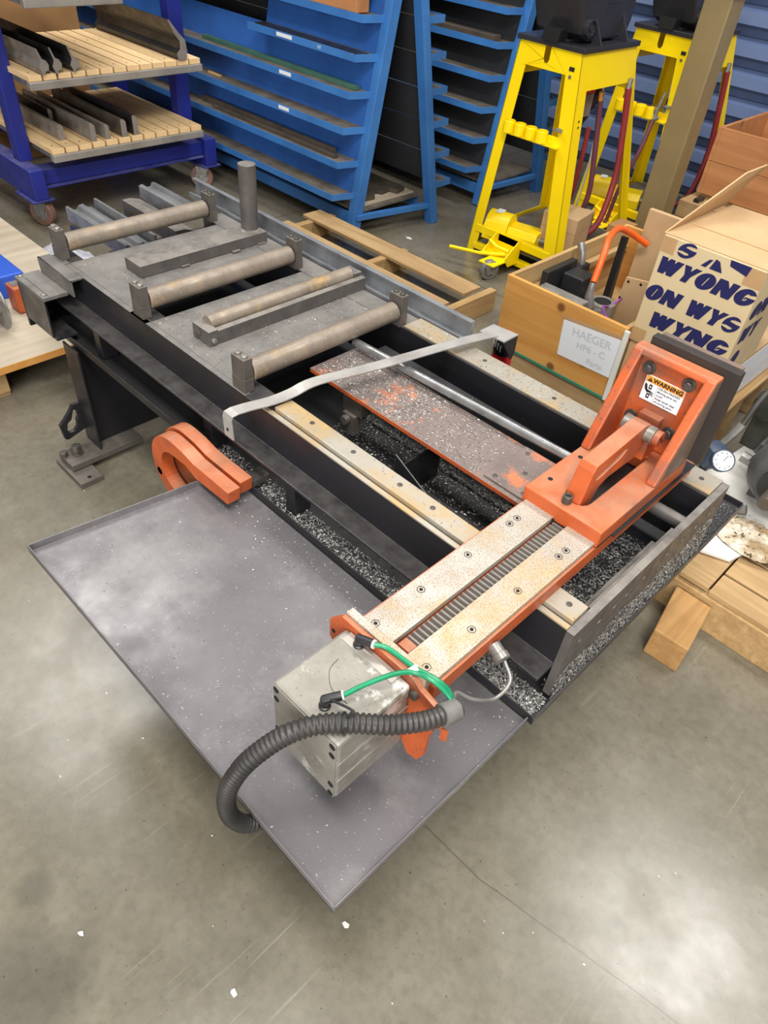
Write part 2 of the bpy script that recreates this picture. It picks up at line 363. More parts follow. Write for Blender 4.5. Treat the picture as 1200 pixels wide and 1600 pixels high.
# ================================================================== feed table
FT = thing('feed_table', 'long black steel roller feed table with chip-covered deck and rails', 'machine', (-1.2, 1.15, 0))
def part(mb_, name, mt, bev=.0015, smooth=None, parent=FT, label=None): return mb_.build(name, mt, parent, bev, smooth, label)
chan = [(.841, .65), (.841, .55), (.786, .553), (.786, .545), (.851, .541), (.851, .636), (.905, .640), (.905, .65)]
part(MB().prism(chan, 'x', -2.21, -.271), 'side_beam', 'black')
far = [(1.398, .65), (1.398, .50), (1.46, .50), (1.46, .508), (1.408, .508), (1.408, .638), (1.475, .64), (1.475, .65)]
part(MB().prism(far, 'x', -2.21, -.271), 'side_beam', 'black')
rl = part(MB().box(-1.125, .857, .6505, -.272, .907, .664), 'rail', 'rail')
part(MB().box(-1.155, .841, .6505, -.272, .8535, .654), 'ledge_strip', 'rail', 0)
part(MB().box(-1.165, .851, .6505, -1.128, .905, .657), 'packing_plate', 'jaw')
rf = part(MB().box(-1.22, 1.402, .6505, -.272, 1.472, .657), 'rail', 'rail')
for x in (-1.02, -.88, -.735, -.64, -.30):
    part(MB().lathe([(.0062, 0), (.0062, .0006), (.003, .0008)], (x, .884, .664)), 'rail_screw', 'darkbolt', 0, 40, rl)
for x in (-.95, -.72, -.31):
    part(MB().lathe([(.0062, 0), (.0062, .0006), (.003, .0008)], (x, 1.438, .657)), 'rail_screw', 'darkbolt', 0, 40, rf)
# end plate with bolt holes
hy = [.881, .949, 1.004, 1.05, 1.119, 1.218, 1.285, 1.347, 1.412]
ep = part(MB().prism([(.838, .461), (1.472, .461), (1.472, .653), (.838, .653)], 'x', -.271, -.255, [circ(y, .604, .0075, 12) for y in hy]), 'end_plate', 'bar', 0)
part(MB().box(-.2735, .86, .58, -.2712, 1.43, .628), 'end_plate_backing', 'hole', 0)
part(MB().prism([(-.284, .628), (-.272, .628), (-.272, .56), (-.31, .56), (-.31, .568), (-.284, .568)], 'y', .94, 1.27), 'angle_bar', 'bar')
# short cylinder and fitting behind the end plate
part(MB().cyl((-.40, 1.335, .60), (-.273, 1.335, .60), .016, 16), 'stop_cylinder', 'bar', 0, 40)
part(MB().cyl((-.415, 1.335, .60), (-.40, 1.335, .60), .011, 12).cyl((-.43, 1.335, .60), (-.415, 1.335, .60), .014, 6), 'cylinder_fitting', 'darkbolt', 0, 30)
part(MB().cyl((-.33, 1.37, .58), (-.275, 1.37, .58), .012, 12), 'fitting', 'darkbolt', 0, 40)
# chip pan
pan = MB().box(-2.235, .781, .436, -.249, 1.72, .440)
part(pan, 'chip_pan', 'blackmatte', 0)
part(MB().box(-2.235, .778, .432, -.249, .781, .456), 'pan_lip', 'black', 0)
part(MB().box(-2.12, 1.72, .432, -.249, 1.723, .456), 'pan_lip', 'black', 0)
part(MB().box(-.249, .778, .432, -.246, 1.723, .452), 'pan_lip', 'black', 0)
for x in (-1.93, -1.36, -1.02, -.55):
    part(MB().box(x, .80, .440, x + .035, .85, .541), 'support_block', 'black')
    part(MB().box(x, 1.41, .440, x + .035, 1.45, .50), 'support_block', 'black')
# deck plates and rollers
def deckplate(x0, x1): part(MB().box(x0, .858, .640, x1, 1.396, .651), 'deck_plate', 'deck', .001); part(MB().box(x0, 1.396, .6505, x1, 1.468, .6525), 'deck_edge_plate', 'deck', 0)
deckplate(-2.125, -1.748); deckplate(-1.668, -1.292)
for x0, x1 in ((-2.20, -2.125), (-1.748, -1.668), (-1.292, -1.222)):
    for y0, y1 in ((.841, .858), (1.398, 1.47)): part(MB().box(x0, y0, .6500, x1, y1, .6515), 'bearing_pad', 'deck', 0)
part(MB().box(-2.12, .841, .6500, -1.292, .8565, .6515), 'deck_edge_plate', 'deck', 0)
part(MB().box(-1.75, .87, .585, -1.665, 1.38, .59), 'roller_well', 'blackmatte', 0)
part(MB().box(-2.2, .87, .585, -2.12, 1.38, .59), 'roller_well', 'blackmatte', 0)
R0 = None
for xc in (-2.172, -1.711, -1.250):
    if R0 is None:
        r0 = part(MB().cyl((xc, .878, .694), (xc, 1.383, .694), .0275, 36), 'roller', 'roller', .002, 35)
        pl = []
        for y0, y1 in ((.845, .873), (1.388, 1.416)):
            bl = part(MB().box(xc - .0255, y0, .6515, xc + .0255, y1, .688).box(xc - .025, y0 + .0008, .689, xc + .025, y1 - .0008, .743), 'bearing_block', 'block', .001)
            for dx in (-.0125, .0125):
                part(hexbolt(MB(), (xc + dx, (y0 + y1) / 2, .743), (0, 0, 1), .0085, .0065), 'block_bolt', 'bolt' if y0 < 1 else 'darkbolt', .0008, 30, bl)
            pl.append(bl)
        R0 = (r0, pl, xc)
    else:
        d = (xc - R0[2], 0, 0); share(R0[0], d, FT)
        for bl in R0[1]:
            c = share(bl, d, FT)
            for ch in bl.children: share(ch, (0, 0, 0), c)
# orange feed slide, guide rod
sl = part(MB().box(-1.248, 1.072, .618, -.53, 1.25, .629), 'slide_plate', 'orangedirty', .001)
part(MB().box(-1.246, 1.0712, .6182, -.532, 1.0722, .6285), 'slide_edge', 'orange', 0, None, sl)
part(MB().box(-.66, 1.084, .629, -.535, 1.246, .634), 'joint_plate', 'orangedirty', .001, None, sl)
for x, y in ((-.64, 1.10), (-.64, 1.225), (-.56, 1.10), (-.56, 1.225), (-.60, 1.16)):
    part(MB().lathe([(.006, 0), (.006, .001), (.003, .0014)], (x, y, .634)), 'screw', 'darkbolt', 0, 40, sl)
part(MB().cyl((-1.245, 1.231, .652), (-.50, 1.272, .652), .0115, 20), 'guide_rod', 'chrome', 0, 40)
part(MB().box(-1.13, 1.085, .56, -1.06, 1.12, .617).box(-1.12, 1.075, .50, -1.075, 1.10, .56).cyl((-1.10, 1.06, .545), (-1.10, 1.085, .545), .013, 12), 'slide_bearing', 'block', .001)
part(MB().box(-1.22, 1.30, .44, -.55, 1.33, .617), 'slide_support', 'blackmatte', 0)
# folded chip chute inside the pan
part(MB().prism([(-.885, .575), (-.64, .452), (-.885, .452)], 'y', 1.035, 1.038), 'chute_gusset', 'black', 0)
part(MB().box(-.868, 1.038, .441, -.865, 1.19, .552), 'chute_back', 'black', 0)
part(MB().box(-.865, 1.038, .441, -.63, 1.12, .4425), 'chute_floor', 'black', 0)
part(MB().cyl((-.886, 1.0365, .576), (-.64, 1.0365, .4535), .0016, 6), 'chute_edge', 'galv', 0)
# rear bracket
rb = part(MB().box(-2.232, .722, .594, -2.045, .80, .606), 'bracket_top', 'deck')
part(MB().box(-2.228, .726, .47, -2.055, .732, .594), 'bracket_side', 'black', .001)
part(MB().box(-2.234, .726, .44, -2.222, .95, .594), 'bracket_back', 'black', .001)
part(MB().box(-2.228, .732, .462, -2.045, .80, .470), 'bracket_floor', 'black', .001)
part(MB().box(-2.218, .8005, .600, -2.012, .806, .652).box(-2.218, .8005, .646, -2.012, .8405, .652), 'angle_clip', 'deck', .001)
part(MB().box(-2.20, .7415, .6065, -2.05, .7425, .607), 'seam', 'hole', 0)
for x in (-2.218, -2.065): part(MB().lathe([(.008, 0), (.008, .003), (.004, .005)], (x, .735, .606)), 'rivet', 'bolt', 0, 40, rb)
# rear leg panel with foot, levelling pad, lifting lug
part(MB().box(-2.09, .762, .05, -1.996, .768, .432), 'leg_flange', 'black', .001)
part(MB().box(-2.046, .768, .05, -2.04, 1.44, .432), 'leg_web', 'black', .001)
part(MB().box(-2.09, 1.434, .05, -1.996, 1.44, .432), 'leg_flange', 'black', .001)
fo = part(MB().box(-2.070, .646, .028, -1.974, .91, .05), 'foot', 'block')
part(MB().box(-2.070, 1.27, .028, -1.974, 1.53, .05), 'foot', 'block')
pad = part(MB().box(-2.082, .634, 0, -1.905, .715, .021), 'levelling_pad', 'block')
part(MB().box(-2.082, 1.47, 0, -1.905, 1.55, .028), 'levelling_pad', 'block')
part(MB().cyl((-2.03, .69, .021), (-2.03, .69, .028), .018, 12), 'washer', 'darkbolt', 0, 40)
part(hexbolt(MB().cyl((-2.03, .695, .05), (-2.03, .695, .056), .021, 16), (-2.03, .695, .056), (0, 0, 1), .017, .028), 'levelling_bolt', 'darkbolt', .001, 30, fo)
part(hexbolt(MB(), (-2.045, .655, .05), (0, 0, 1), .014, .016), 'anchor_bolt', 'darkbolt', .001, 30, fo)
part(MB().cyl((-1.925, .675, .0208), (-1.925, .675, .0216), .007, 12), 'bolt_hole', 'hole', 0, None, pad)
lug = [(.762, .205), (.735, .205), (.722, .185), (.690, .152), (.678, .143), (.684, .085), (.694, .078), (.762, .098)]
lh = [(.735, .185), (.745, .18), (.746, .155), (.738, .142), (.735, .118), (.722, .105), (.706, .104), (.699, .115), (.705, .140), (.722, .152)]
part(MB().prism(lug, 'x', -2.092, -2.078, [lh]), 'lifting_lug', 'black', .002)
# front leg, mostly behind the tray
part(MB().box(-.62, .86, .05, -.55, 1.44, .432), 'leg_web', 'black', .001)
part(MB().box(-.66, .84, 0, -.51, 1.46, .05), 'foot', 'block', .001)
# ================================================================== drip tray (a sheet with folded lips)
tz = .432
TR = thing('drip_tray', 'wide shallow grey sheet-steel tray beside the black feed table', 'tray', (-.77, .54, 0))
A, B_, C_, D_ = (-1.294, .279), (-1.228, .776), (-.256, .776), (-.262, .279)
MB().prism([A, B_, C_, D_], 'z', tz - .003, tz).build('tray_floor', 'tray', TR)
def lip(p, q, h, nm='tray_lip'):
    a, c = Vector((*p, tz - .004)), Vector((*q, tz - .004)); d = (c - a).normalized(); n_ = Vector((-d.y, d.x, 0)) * .003
    hh = Vector((0, 0, h))
    MB().add([a, c, c + n_, a + n_, a + hh, c + hh, c + n_ + hh, a + n_ + hh], [(0, 1, 2, 3), (4, 7, 6, 5), (0, 4, 5, 1), (1, 5, 6, 2), (2, 6, 7, 3), (3, 7, 4, 0)]).build(nm, 'tray', TR, .0008)
lip(B_, A, .022); lip(A, D_, .022); lip(D_, C_, .022)
for x in (-1.05, -.75): MB().box(x, .30, tz - .03, x + .03, .7755, tz - .003).build('stiffener', 'black', TR)
# ================================================================== shuttle vise
VS = thing('shuttle_vise', 'orange shuttle vise with steel wear plates and air cylinder across the table', 'vise', (-.42, .95, .66))
def vp(mb_, name, mt, bev=.0012, smooth=None, parent=VS, label=None): return mb_.build(name, mt, parent, bev, smooth, label)
vp(MB().box(-.51, .545, .6645, -.334, 1.42, .690), 'base_slide', 'orange')
for x0, x1 in ((-.51, -.437), (-.399, -.334)): vp(MB().box(x0, .545, .690, x1, 1.42, .7025), 'base_rail', 'orange', 0)
for x0, x1 in ((-.502, -.434), (-.401, -.338)):
    wp = vp(MB().box(x0, .548, .7027, x1, 1.004, .715), 'wear_plate', 'wear', .0008)
    xs = -.479 if x0 < -.45 else -.3635
    for y in (.944, .920, .794, .667, .556):
        s_ = vp(MB().lathe([(.0078, -.002), (.0078, .0004), (.0062, .0005), (.0060, -.001)], (xs, y, .715), (0, 0, 1), 20), 'screw_recess', 'darkbolt', 0, 30, wp)
        vp(MB().lathe([(.0036, -.001), (.0036, .0007)], (xs, y, .715), (0, 0, 1), 6), 'screw_socket', 'hole', 0, None, wp)
rk = vp(MB().box(-.432, .56, .690, -.403, 1.30, .6945), 'rack', 'bar', 0)
tooth = None
for i in range(62):
    y = .583 + i * .0115
    if tooth is None: tooth = vp(MB().prism([(y, .6945), (y + .0078, .6945), (y + .0058, .704), (y + .002, .704)], 'x', -.431, -.404), 'tooth', 'dull', 0, None, rk)
    else: share(tooth, (0, i * .0115, 0), rk)
vp(MB().box(-.43, .56, .6945, -.405, .58, .706), 'rack_stop', 'orange')
# carriage with lever slot
cp = [(-.512, 1.003), (-.332, 1.003), (-.332, 1.345), (-.512, 1.345)]
slot = circ(-.421, 1.062, .027, 8, math.pi, 2 * math.pi) + [(-.394, 1.285), (-.448, 1.285)]
vp(MB().prism(cp, 'z', .706, .745, [slot]), 'carriage', 'orange', .003)
for x, y in ((-.49, 1.06), (-.49, 1.17)): vp(MB().cyl((x, y, .7448), (x, y, .7455), .0055, 12), 'dowel_hole', 'hole', 0)
vp(MB().box(-.332, 1.06, .7028, -.326, 1.40, .7055).box(-.515, 1.01, .7028, -.332, 1.40, .7058), 'wiper_strip', 'rubber', 0)
vp(MB().box(-.50, 1.0, .703, -.43, 1.0028, .712).box(-.40, 1.0, .703, -.34, 1.0028, .712), 'felt_wiper', 'hole', 0)
# jaw bracket
jb = vp(MB().box(-.510, 1.312, .745, -.334, 1.335, .955), 'jaw_bracket', 'orange', .006)
for x0, x1 in ((-.512, -.490), (-.354, -.332)):
    vp(MB().prism([(1.200, .7455), (1.334, .7455), (1.334, .955), (1.300, .955)], 'x', x0, x1), 'gusset', 'orange', .004)
    vp(MB().prism([(1.208, .748), (1.330, .748), (1.330, .951), (1.303, .951)], 'x', (x0 - .0006) if x0 < -.5 else x1, x0 if x0 < -.5 else (x1 + .0006)), 'gusset_face', 'grime', 0)
vp(MB().prism([(1.297, .943), (1.3345, .943), (1.3345, .957), (1.302, .957)], 'x', -.512, -.332), 'bracket_rim', 'orange', .004)
for x, z in ((-.470, .919), (-.382, .922), (-.471, .801), (-.382, .804)):
    vp(hexbolt(MB().cyl((x, 1.3118, z), (x, 1.308, z), .0145, 18), (x, 1.308, z), (0, -1, 0), .0095, .008), 'jaw_bolt', 'darkbolt', .001, 30, jb)
vp(MB().box(-.496, 1.3355, .752, -.306, 1.357, .972), 'jaw_plate', 'jaw')
vp(MB().box(-.486, 1.3575, .752, -.314, 1.370, .974), 'jaw_liner', 'grime')
vp(MB().box(-.450, 1.290, .797, -.402, 1.3118, .832), 'lever_block', 'orange', .001)
for x in (-.439, -.415): vp(MB().cyl((x, 1.2898, .812), (x, 1.2893, .812), .004, 12), 'block_hole', 'hole', 0)
# warning plate
wl_ = vp(MB().box(-.4685, 1.3105, .849, -.382, 1.3118, .906), 'warning_label', 'paper', 0, None, VS, 'white and orange printed warning sticker')
Y0 = 1.3100
vp(MB().box(-.4672, Y0, .8905, -.3833, Y0 + .0004, .9048), 'label_header', 'warn', 0, None, wl_)
lettering('label_text', 'WARNING', .0135, (-.4185, Y0 - .0003, .8972), (1, 0, 0), (0, 0, 1), 'black_ink', wl_, .0006)
vp(MB().prism([(-.4640, .8925), (-.4525, .8925), (-.45825, .9025)], 'y', Y0 - .0004, Y0 - .0001), 'label_triangle', 'black_ink', 0, None, wl_)
vp(MB().box(-.4586, Y0 - .0007, .8955, -.4579, Y0 - .0005, .9), 'label_mark', 'warn', 0, None, wl_)
vp(MB().box(-.4385, Y0, .8505, -.4380, Y0 + .0004, .8905), 'label_divider', 'black_ink', 0, None, wl_)
pg = MB()
for (x0, z0, x1, z1) in ((-.4565, .876, -.4495, .887), (-.4565, .855, -.4495, .866)): pg.prism([(x0, z0), (x1, z0), (x1, z1), (x0, z1)], 'y', Y0, Y0 + .0004, [[(x0 + .0022, z0 + .003), (x1 - .0022, z0 + .003), (x1 - .0022, z1 - .003), (x0 + .0022, z1 - .003)]])
pg.prism([(-.4655, .887), (-.461, .884), (-.458, .874), (-.450, .8725), (-.449, .8695), (-.457, .867), (-.463, .872), (-.466, .880)], 'y', Y0, Y0 + .0004)
for dz in (0, -.0025, -.005): pg.prism([(-.451, .873 + dz), (-.442, .8705 + dz * 1.6), (-.442, .869 + dz * 1.6), (-.451, .871 + dz)], 'y', Y0 + .0001, Y0 + .0005)
vp(pg, 'label_pictogram', 'black_ink', 0, None, wl_)
for i, t in enumerate(('CRUSH HAZARD', 'Moving parts can', 'crush.', 'Keep hands clear', 'of moving parts.')):
    lettering('label_text', t, .0066, (-.436, Y0 - .0002, .8862 - i * .0077), (1, 0, 0), (0, 0, 1), 'black_ink', wl_, .0001, align='LEFT', sx=.98)
# lever
LX0, LX1 = -.442, -.406
lo_ = [(1.034, .715), (1.056, .815), (1.064, .828), (1.236, .842), (1.262, .836), (1.264, .80), (1.24, .762), (1.135, .765), (1.105, .755), (1.085, .715)]
lv = vp(MB().prism(lo_, 'x', LX0, LX1, [[(1.085, .800), (1.075, .789), (1.083, .783), (1.165, .797), (1.183, .810), (1.178, .818), (1.160, .814)]]), 'lever', 'orange', .0022)
for xa in (-.460, -.406): vp(MB().cyl((xa, 1.255, .818), (xa + .018, 1.255, .818), .018, 20), 'pivot_collar', 'bolt', .001, 35, lv)
vp(MB().cyl((-.388, 1.255, .818), (-.374, 1.255, .818), .0165, 20), 'pivot_cap', 'orange', .0015, 35, lv)
vp(MB().cyl((-.3742, 1.249, .823), (-.3736, 1.249, .823), .004, 8).cyl((-.3742, 1.262, .812), (-.3736, 1.262, .812), .004, 8), 'pivot_cap_hole', 'hole', 0, None, lv)
vp(MB().box(-.448, 1.262, .745, -.398, 1.3118, .797), 'lever_lug', 'orange', .002)
vp(MB().lathe([(.010, 0), (.010, .017), (.0055, .0172), (.0055, .011)], (-.428, 1.026, .745), (0, 0, 1), 20), 'cap_screw', 'darkbolt', .0008, 35)
# air cylinder
AC = vp(MB().box(-.512, .367, .536, -.362, .522, .701), 'air_cylinder', 'castgrey', .006)
vp(MB().box(-.3622, .368, .642, -.3608, .521, .6445).box(-.3622, .368, .590, -.3608, .521, .593), 'side_groove', 'aluminium', 0, None, AC)
vp(MB().box(-.509, .3655, .539, -.365, .3672, .698), 'cylinder_cap', 'castgrey', .003, None, AC)
for x in (-.502, -.372):
    for z in (.546, .575, .665, .690): vp(MB().cyl((x, .3658, z), (x, .3645, z), .0062, 10), 'cap_bolt', 'hole', 0, 30, AC)
vp(MB().tube(spline([(-.475, .470, .7012), (-.468, .445, .7012), (-.44, .425, .7012), (-.405, .425, .7012)], 6), .0008, 4), 'cast_seam', 'darkbolt', 0, None, AC)
vp(MB().box(-.50, .5, .7005, -.385, .521, .7022), 'top_pad', 'aluminium', .0005, None, AC)
fl = [(-.554, .684), (-.553, .640), (-.512, .60), (-.50, .538), (-.366, .535), (-.348, .508), (-.326, .514), (-.316, .540), (-.314, .600), (-.304, .648), (-.302, .692), (-.345, .705), (-.362, .717), (-.525, .717)]
vp(MB().prism(fl, 'y', .5225, .532), 'mounting_flange', 'orange', .001, None, VS)
vp(MB().box(-.525, .532, .66, -.345, .5478, .722), 'flange_pad', 'wear', .0015)
vp(MB().lathe([(.008, 0), (.008, .008), (.005, .0095)], (-.352, .522, .688), (0, -1, 0), 12), 'flange_bolt', 'darkbolt', 0, 40)
vp(MB().cyl((-.543, .5222, .662), (-.543, .5215, .662), .0045, 10), 'flange_hole', 'hole', 0)
vp(MB().box(-.304, .5225, .652, -.290, .525, .664).prism([(-.291, .632), (-.279, .640), (-.279, .672), (-.291, .664)], 'y', .5195, .5225), 'hose_bracket', 'orange', .0008)
# corrugated hose: starts at the flange side, crosses in front of the cylinder, drops over the tray edge
hp = spline([(-.290, .552, .690), (-.297, .52, .695), (-.308, .489, .70), (-.335, .444, .708), (-.371, .402, .716), (-.40, .365, .718), (-.42, .334, .71), (-.436, .309, .69), (-.451, .28, .66), (-.463, .262, .625), (-.476, .247, .57), (-.482, .242, .51), (-.480, .248, .455), (-.470, .272, .412), (-.45, .33, .398)], 24)
L = [0]
for i in range(1, len(hp)): L.append(L[-1] + (hp[i] - hp[i - 1]).length)
n_r = int(L[-1] / .0022); pts = []; j = 0
for i in range(n_r + 1):
    s_ = L[-1] * i / n_r
    while j < len(L) - 2 and L[j + 1] < s_: j += 1
    t = (s_ - L[j]) / max(L[j + 1] - L[j], 1e-9); pts.append(hp[j].lerp(hp[j + 1], t))
rad = [.0158 if (i % 4) in (0, 1) else .0132 for i in range(len(pts))]
vp(MB().tube(pts, rad, 16), 'corrugated_hose', 'rubberdusty', 0, 60)
vp(MB().tube(pts[2:16], .0185, 16), 'hose_cuff', 'rubbergrey', 0, 40)
k_ = int(len(pts) * .275); vp(MB().tube(pts[k_:k_ + 3], .0172, 12).tube(spline([pts[k_] + V(0, 0, .016), pts[k_] + V(.004, .01, .026), (-.425, .400, .722)], 6), .0022, 6), 'cable_tie', 'plastic', 0)
# green air lines and elbow fittings
f1, f2 = (-.472, .512, .702), (-.425, .397, .702)
for (x, y, z), d in ((f1, V(.9, .25, .15)), (f2, V(.55, .8, .2))):
    d = d.normalized(); p0 = V(x, y, z); c0 = V(x, y, z + .018)
    e_ = vp(MB().lathe([(.0095, 0), (.0095, .004), (.0075, .005), (.0075, .02)], p0, (0, 0, 1), 14).tube([p0 + V(0, 0, .008), c0, c0 + d * .008, c0 + d * .026], [.0072, .0078, .0078, .0078], 14), 'elbow_fitting', 'plastic', 0, 40)
    vp(MB().cyl(c0 + d * .026, c0 + d * .029, .0078, 14), 'fitting_ring', 'white', 0, 40, e_)
tie = V(-.371, .532, .722); jn = V(-.312, .553, .708)
vp(MB().tube(spline([V(*f1) + V(.025, .007, .022), (-.425, .532, .722), tie + V(0, .004, .002), (-.335, .545, .724), jn, (-.295, .545, .695)], 10), .0042, 10), 'air_line', 'green', 0, 60)
vp(MB().tube(spline([V(*f2) + V(.016, .023, .024), (-.400, .455, .728), (-.383, .50, .730), tie + V(.004, -.004, .002), (-.338, .538, .726), jn + V(.004, -.006, 0), (-.292, .54, .695)], 10), .0042, 10), 'air_line', 'green', 0, 60)
vp(MB().tube([tie + V(-.003, -.006, -.004), tie + V(.003, .006, .006)], .0062, 10), 'tie_wrap', 'white', 0, 40)
vp(MB().tube([(-.300, .549, .700), (-.289, .540, .690)], .009, 10), 'tie_wrap', 'zinc', 0, 40)
vp(MB().tube(spline([(-.303, .695, .664), (-.276, .680, .648), (-.275, .64, .64), (-.292, .60, .660), (-.310, .575, .685), (-.303, .556, .700)], 8), .0032, 8), 'sensor_cable', 'zinc', 0, 60)
vp(MB().lathe([(.013, 0), (.013, .018), (.015, .019), (.015, .03), (.006, .031)], (-.334, .700, .672), (1, -.25, -.25), 18), 'sensor_body', 'zinc', 0, 40)
# ================================================================== loose things on the table
PP = thing('post_plate', 'flat dark steel bar with a round upright post lying on the deck', 'plate', (-1.951, 1.21, .652))
MB().box(-1.996, .974, .652, -1.907, 1.447, .688).build('plate', 'bar', PP, .0015)
MB().cyl((-1.953, 1.412, .688), (-1.953, 1.412, .895), .0285, 28).build('post', 'bar', PP, .002, 35)
MB().lathe([(.036, 0), (.0285, .006)], (-1.953, 1.412, .688)).build('weld', 'bar', PP, 0, 40)
for y, dx in ((1.11, .004), (1.30, .006), (1.405, .004)): MB().box(-1.906, y, .652, -1.906 + dx * 2, y + .03, .658).build('weld_bead', 'bar', PP, .002)
RCL = thing('hold_down_roller', 'dark roller held between two end blocks, lying loose on the deck', 'roller', (-1.49, 1.19, .652))
MB().box(-1.478, .935, .652, -1.458, 1.475, .690).build('side_bar', 'bar', RCL, .001)
for y in (.905, 1.447): MB().box(-1.534, y, .652, -1.458 if y < 1 else -1.479, y + .030, .694 if y < 1 else .700).build('end_block', 'bar', RCL, .001)
MB().cyl((-1.507, .935, .690), (-1.507, 1.447, .690), .0225, 28).build('roller', 'roller', RCL, 0, 35)
hexbolt(MB(), (-1.505, .905, .675), (0, -1, 0), .010, .005).build('end_bolt', 'darkbolt', RCL, .0008, 30)
hexbolt(MB(), (-1.458, .918, .668), (1, 0, 0), .008, .008).build('side_bolt', 'bolt', RCL, .0008, 30)
# bent flat strap across the table
def strip(mb_, pts, wv, th):
    pts = [Vector(p) for p in pts]; wv = Vector(wv); k = len(mb_.v); N = len(pts)
    for i, p in enumerate(pts):
        d = (pts[min(i + 1, N - 1)] - pts[max(i - 1, 0)]).normalized(); n_ = d.cross(wv).normalized() * th / 2; h = wv / 2
        mb_.v += [p - h - n_, p + h - n_, p + h + n_, p - h + n_]
    for i in range(N - 1):
        for j in range(4): a, b = k + i * 4 + j, k + i * 4 + (j + 1) % 4; mb_.f.append((a, b, b + 4, a + 4))
    mb_.f += [(k + 3, k + 2, k + 1, k), tuple(k + (N - 1) * 4 + j for j in range(4))]
    return mb_
ST = thing('bent_strap', 'long bare flat steel strap bent over both sides of the feed table', 'strap', (-1.1, 1.15, .66))
sp = [(-1.166, .752, .600), (-1.166, .750, .655), (-1.163, .752, .668), (-1.158, .766, .674)] + spline([(-1.152, .80, .674), (-1.138, .862, .673), (-1.130, .915, .677), (-1.12, .98, .688), (-1.085, 1.12, .688), (-1.045, 1.33, .686), (-1.02, 1.46, .684), (-1.005, 1.54, .678)], 5)
strip(MB(), sp, (.034, 0, 0), .004).build('strap', 'strap', ST, .0008)
MB().cyl((-1.166, .7478, .625), (-1.166, .7470, .625), .0042, 10).build('rivet_hole', 'hole', ST)
MB().prism([(-1.045, 1.525), (-.962, 1.535), (-.962, 1.60), (-1.045, 1.59)], 'z', .671, .676).build('end_tab', 'strap', ST, .001)
MB().prism([(1.532, .671), (1.597, .671), (1.597, .615), (1.585, .60)], 'x', -.965, -.961).build('end_hook', 'black', ST)
# galvanised channel along the far side
GC = [(1.480, .64), (1.480, .6585), (1.4865, .6585), (1.4865, .645), (1.512, .645), (1.512, .70), (1.500, .70), (1.500, .704), (1.516, .704), (1.516, .64)]
tag(MB().prism(GC, 'x', -2.42, -1.06).build('guide_channel', 'galv', None, .0006, None, None, (-1.74, 1.5, .66)), 'galvanised channel running along the far edge of the roller deck', 'channel')
# spray can standing in a cut box just beyond the strap end
CN = thing('lubricant_can', 'small red and black can with white PB lettering behind the strap end', 'can', (-1.03, 1.645, 0))
MB().lathe([(.030, .4405), (.031, .445), (.031, .625), (.027, .632), (.012, .636)], (-1.03, 1.645, 0)).build('can_body', 'red', CN, 0, 40)
MB().lathe([(.0313, .572), (.0313, .622), (.0312, .6255)], (-1.03, 1.645, 0)).build('can_top_band', 'plastic', CN, 0, 40)
vs, fs = text_mesh('PB', .026, .0012)
def wrap(vs, fs, cx, cy, cz, r, a0): return MB().add([(cx + r * math.sin(a0 + v.x / r), cy - r * math.cos(a0 + v.x / r), cz + v.y) for v in vs], fs)
wrap(vs, fs, -1.03, 1.645, .530, .0316, -.25).build('can_lettering', 'white', CN)
vs, fs = text_mesh('OIL', .016, .0006); wrap(vs, fs, -1.03, 1.645, .577, .0318, -.75).build('can_lettering', 'warn', CN)
for k, (a, z0) in enumerate(((-1.15, .585), (-.85, .592), (-.6, .588), (-.3, .595), (0, .59), (.3, .585))):
    x, y = -1.03 + .0316 * math.sin(a), 1.645 - .0316 * math.cos(a); MB().box(x - .0016, y - .0012, z0, x + .0016, y, z0 + .022).build('can_streak', 'white', CN)
# double orange hook hanging at the pan edge
def hookpoly(cx, cz, ro, ri):
    return circ(cx, cz, ro, 22, math.radians(90), math.radians(285)) + circ(cx, cz, ri, 18, math.radians(285), math.radians(90)) + [(cx + .06, cz + ri + .004), (cx + .10, cz + ri - .012), (cx + .24, cz + ri - .004), (cx + .245, cz + ro - .010), (cx + .10, cz + ro - .012), (cx + .05, cz + ro - .002)]
HK = thing('pipe_hook', 'pair of curved orange cast hooks hanging beside the tray corner', 'hook', (-1.35, .74, 0))
for y0, dx in ((.690, 0), (.735, -.012)):
    MB().prism(hookpoly(-1.345 + dx, .399, .112, .066), 'y', y0, y0 + .036).build('hook', 'orange', HK, .004)
MB().cyl((-1.43, .69, .36), (-1.43, .771, .36), .012, 12).build('spacer', 'darkbolt', HK)
MB().box(-1.16, .70, .4565, -1.12, .83, .476).build('hook_arm_pin', 'darkbolt', HK, .002)
# press tooling lying behind the far roller
EXG = 'steel bars lying behind the rear roller'
e1 = [(1.105, .555), (1.205, .555), (1.205, .585), (1.185, .590), (1.172, .603), (1.155, .600), (1.145, .588), (1.135, .588), (1.115, .606), (1.105, .606)]
tag(MB().prism(e1, 'x', -2.66, -2.24).build('steel_extrusion', 'bargrey', None, .001, None, None, (-2.45, 1.155, .555)), 'grooved grey metal extrusion behind the left end of the rear roller', 'extrusion', EXG)
tag(MB().prism([(1.215, .555), (1.225, .555), (1.225, .615), (1.215, .615)], 'x', -2.655, -2.24).build('flat_bar', 'bargrey', None, .001, None, None, (-2.45, 1.22, .555)), 'thin flat bar standing on edge beside the grooved extrusion', 'bar', EXG)
tag(MB().prism([(1.30, .555), (1.375, .555), (1.375, .598), (1.335, .61), (1.30, .61)], 'x', -2.60, -2.24).build('steel_bar', 'bar', None, .001, None, None, (-2.42, 1.34, .555)), 'dark slope-topped steel bar behind the middle of the rear roller', 'bar', EXG)
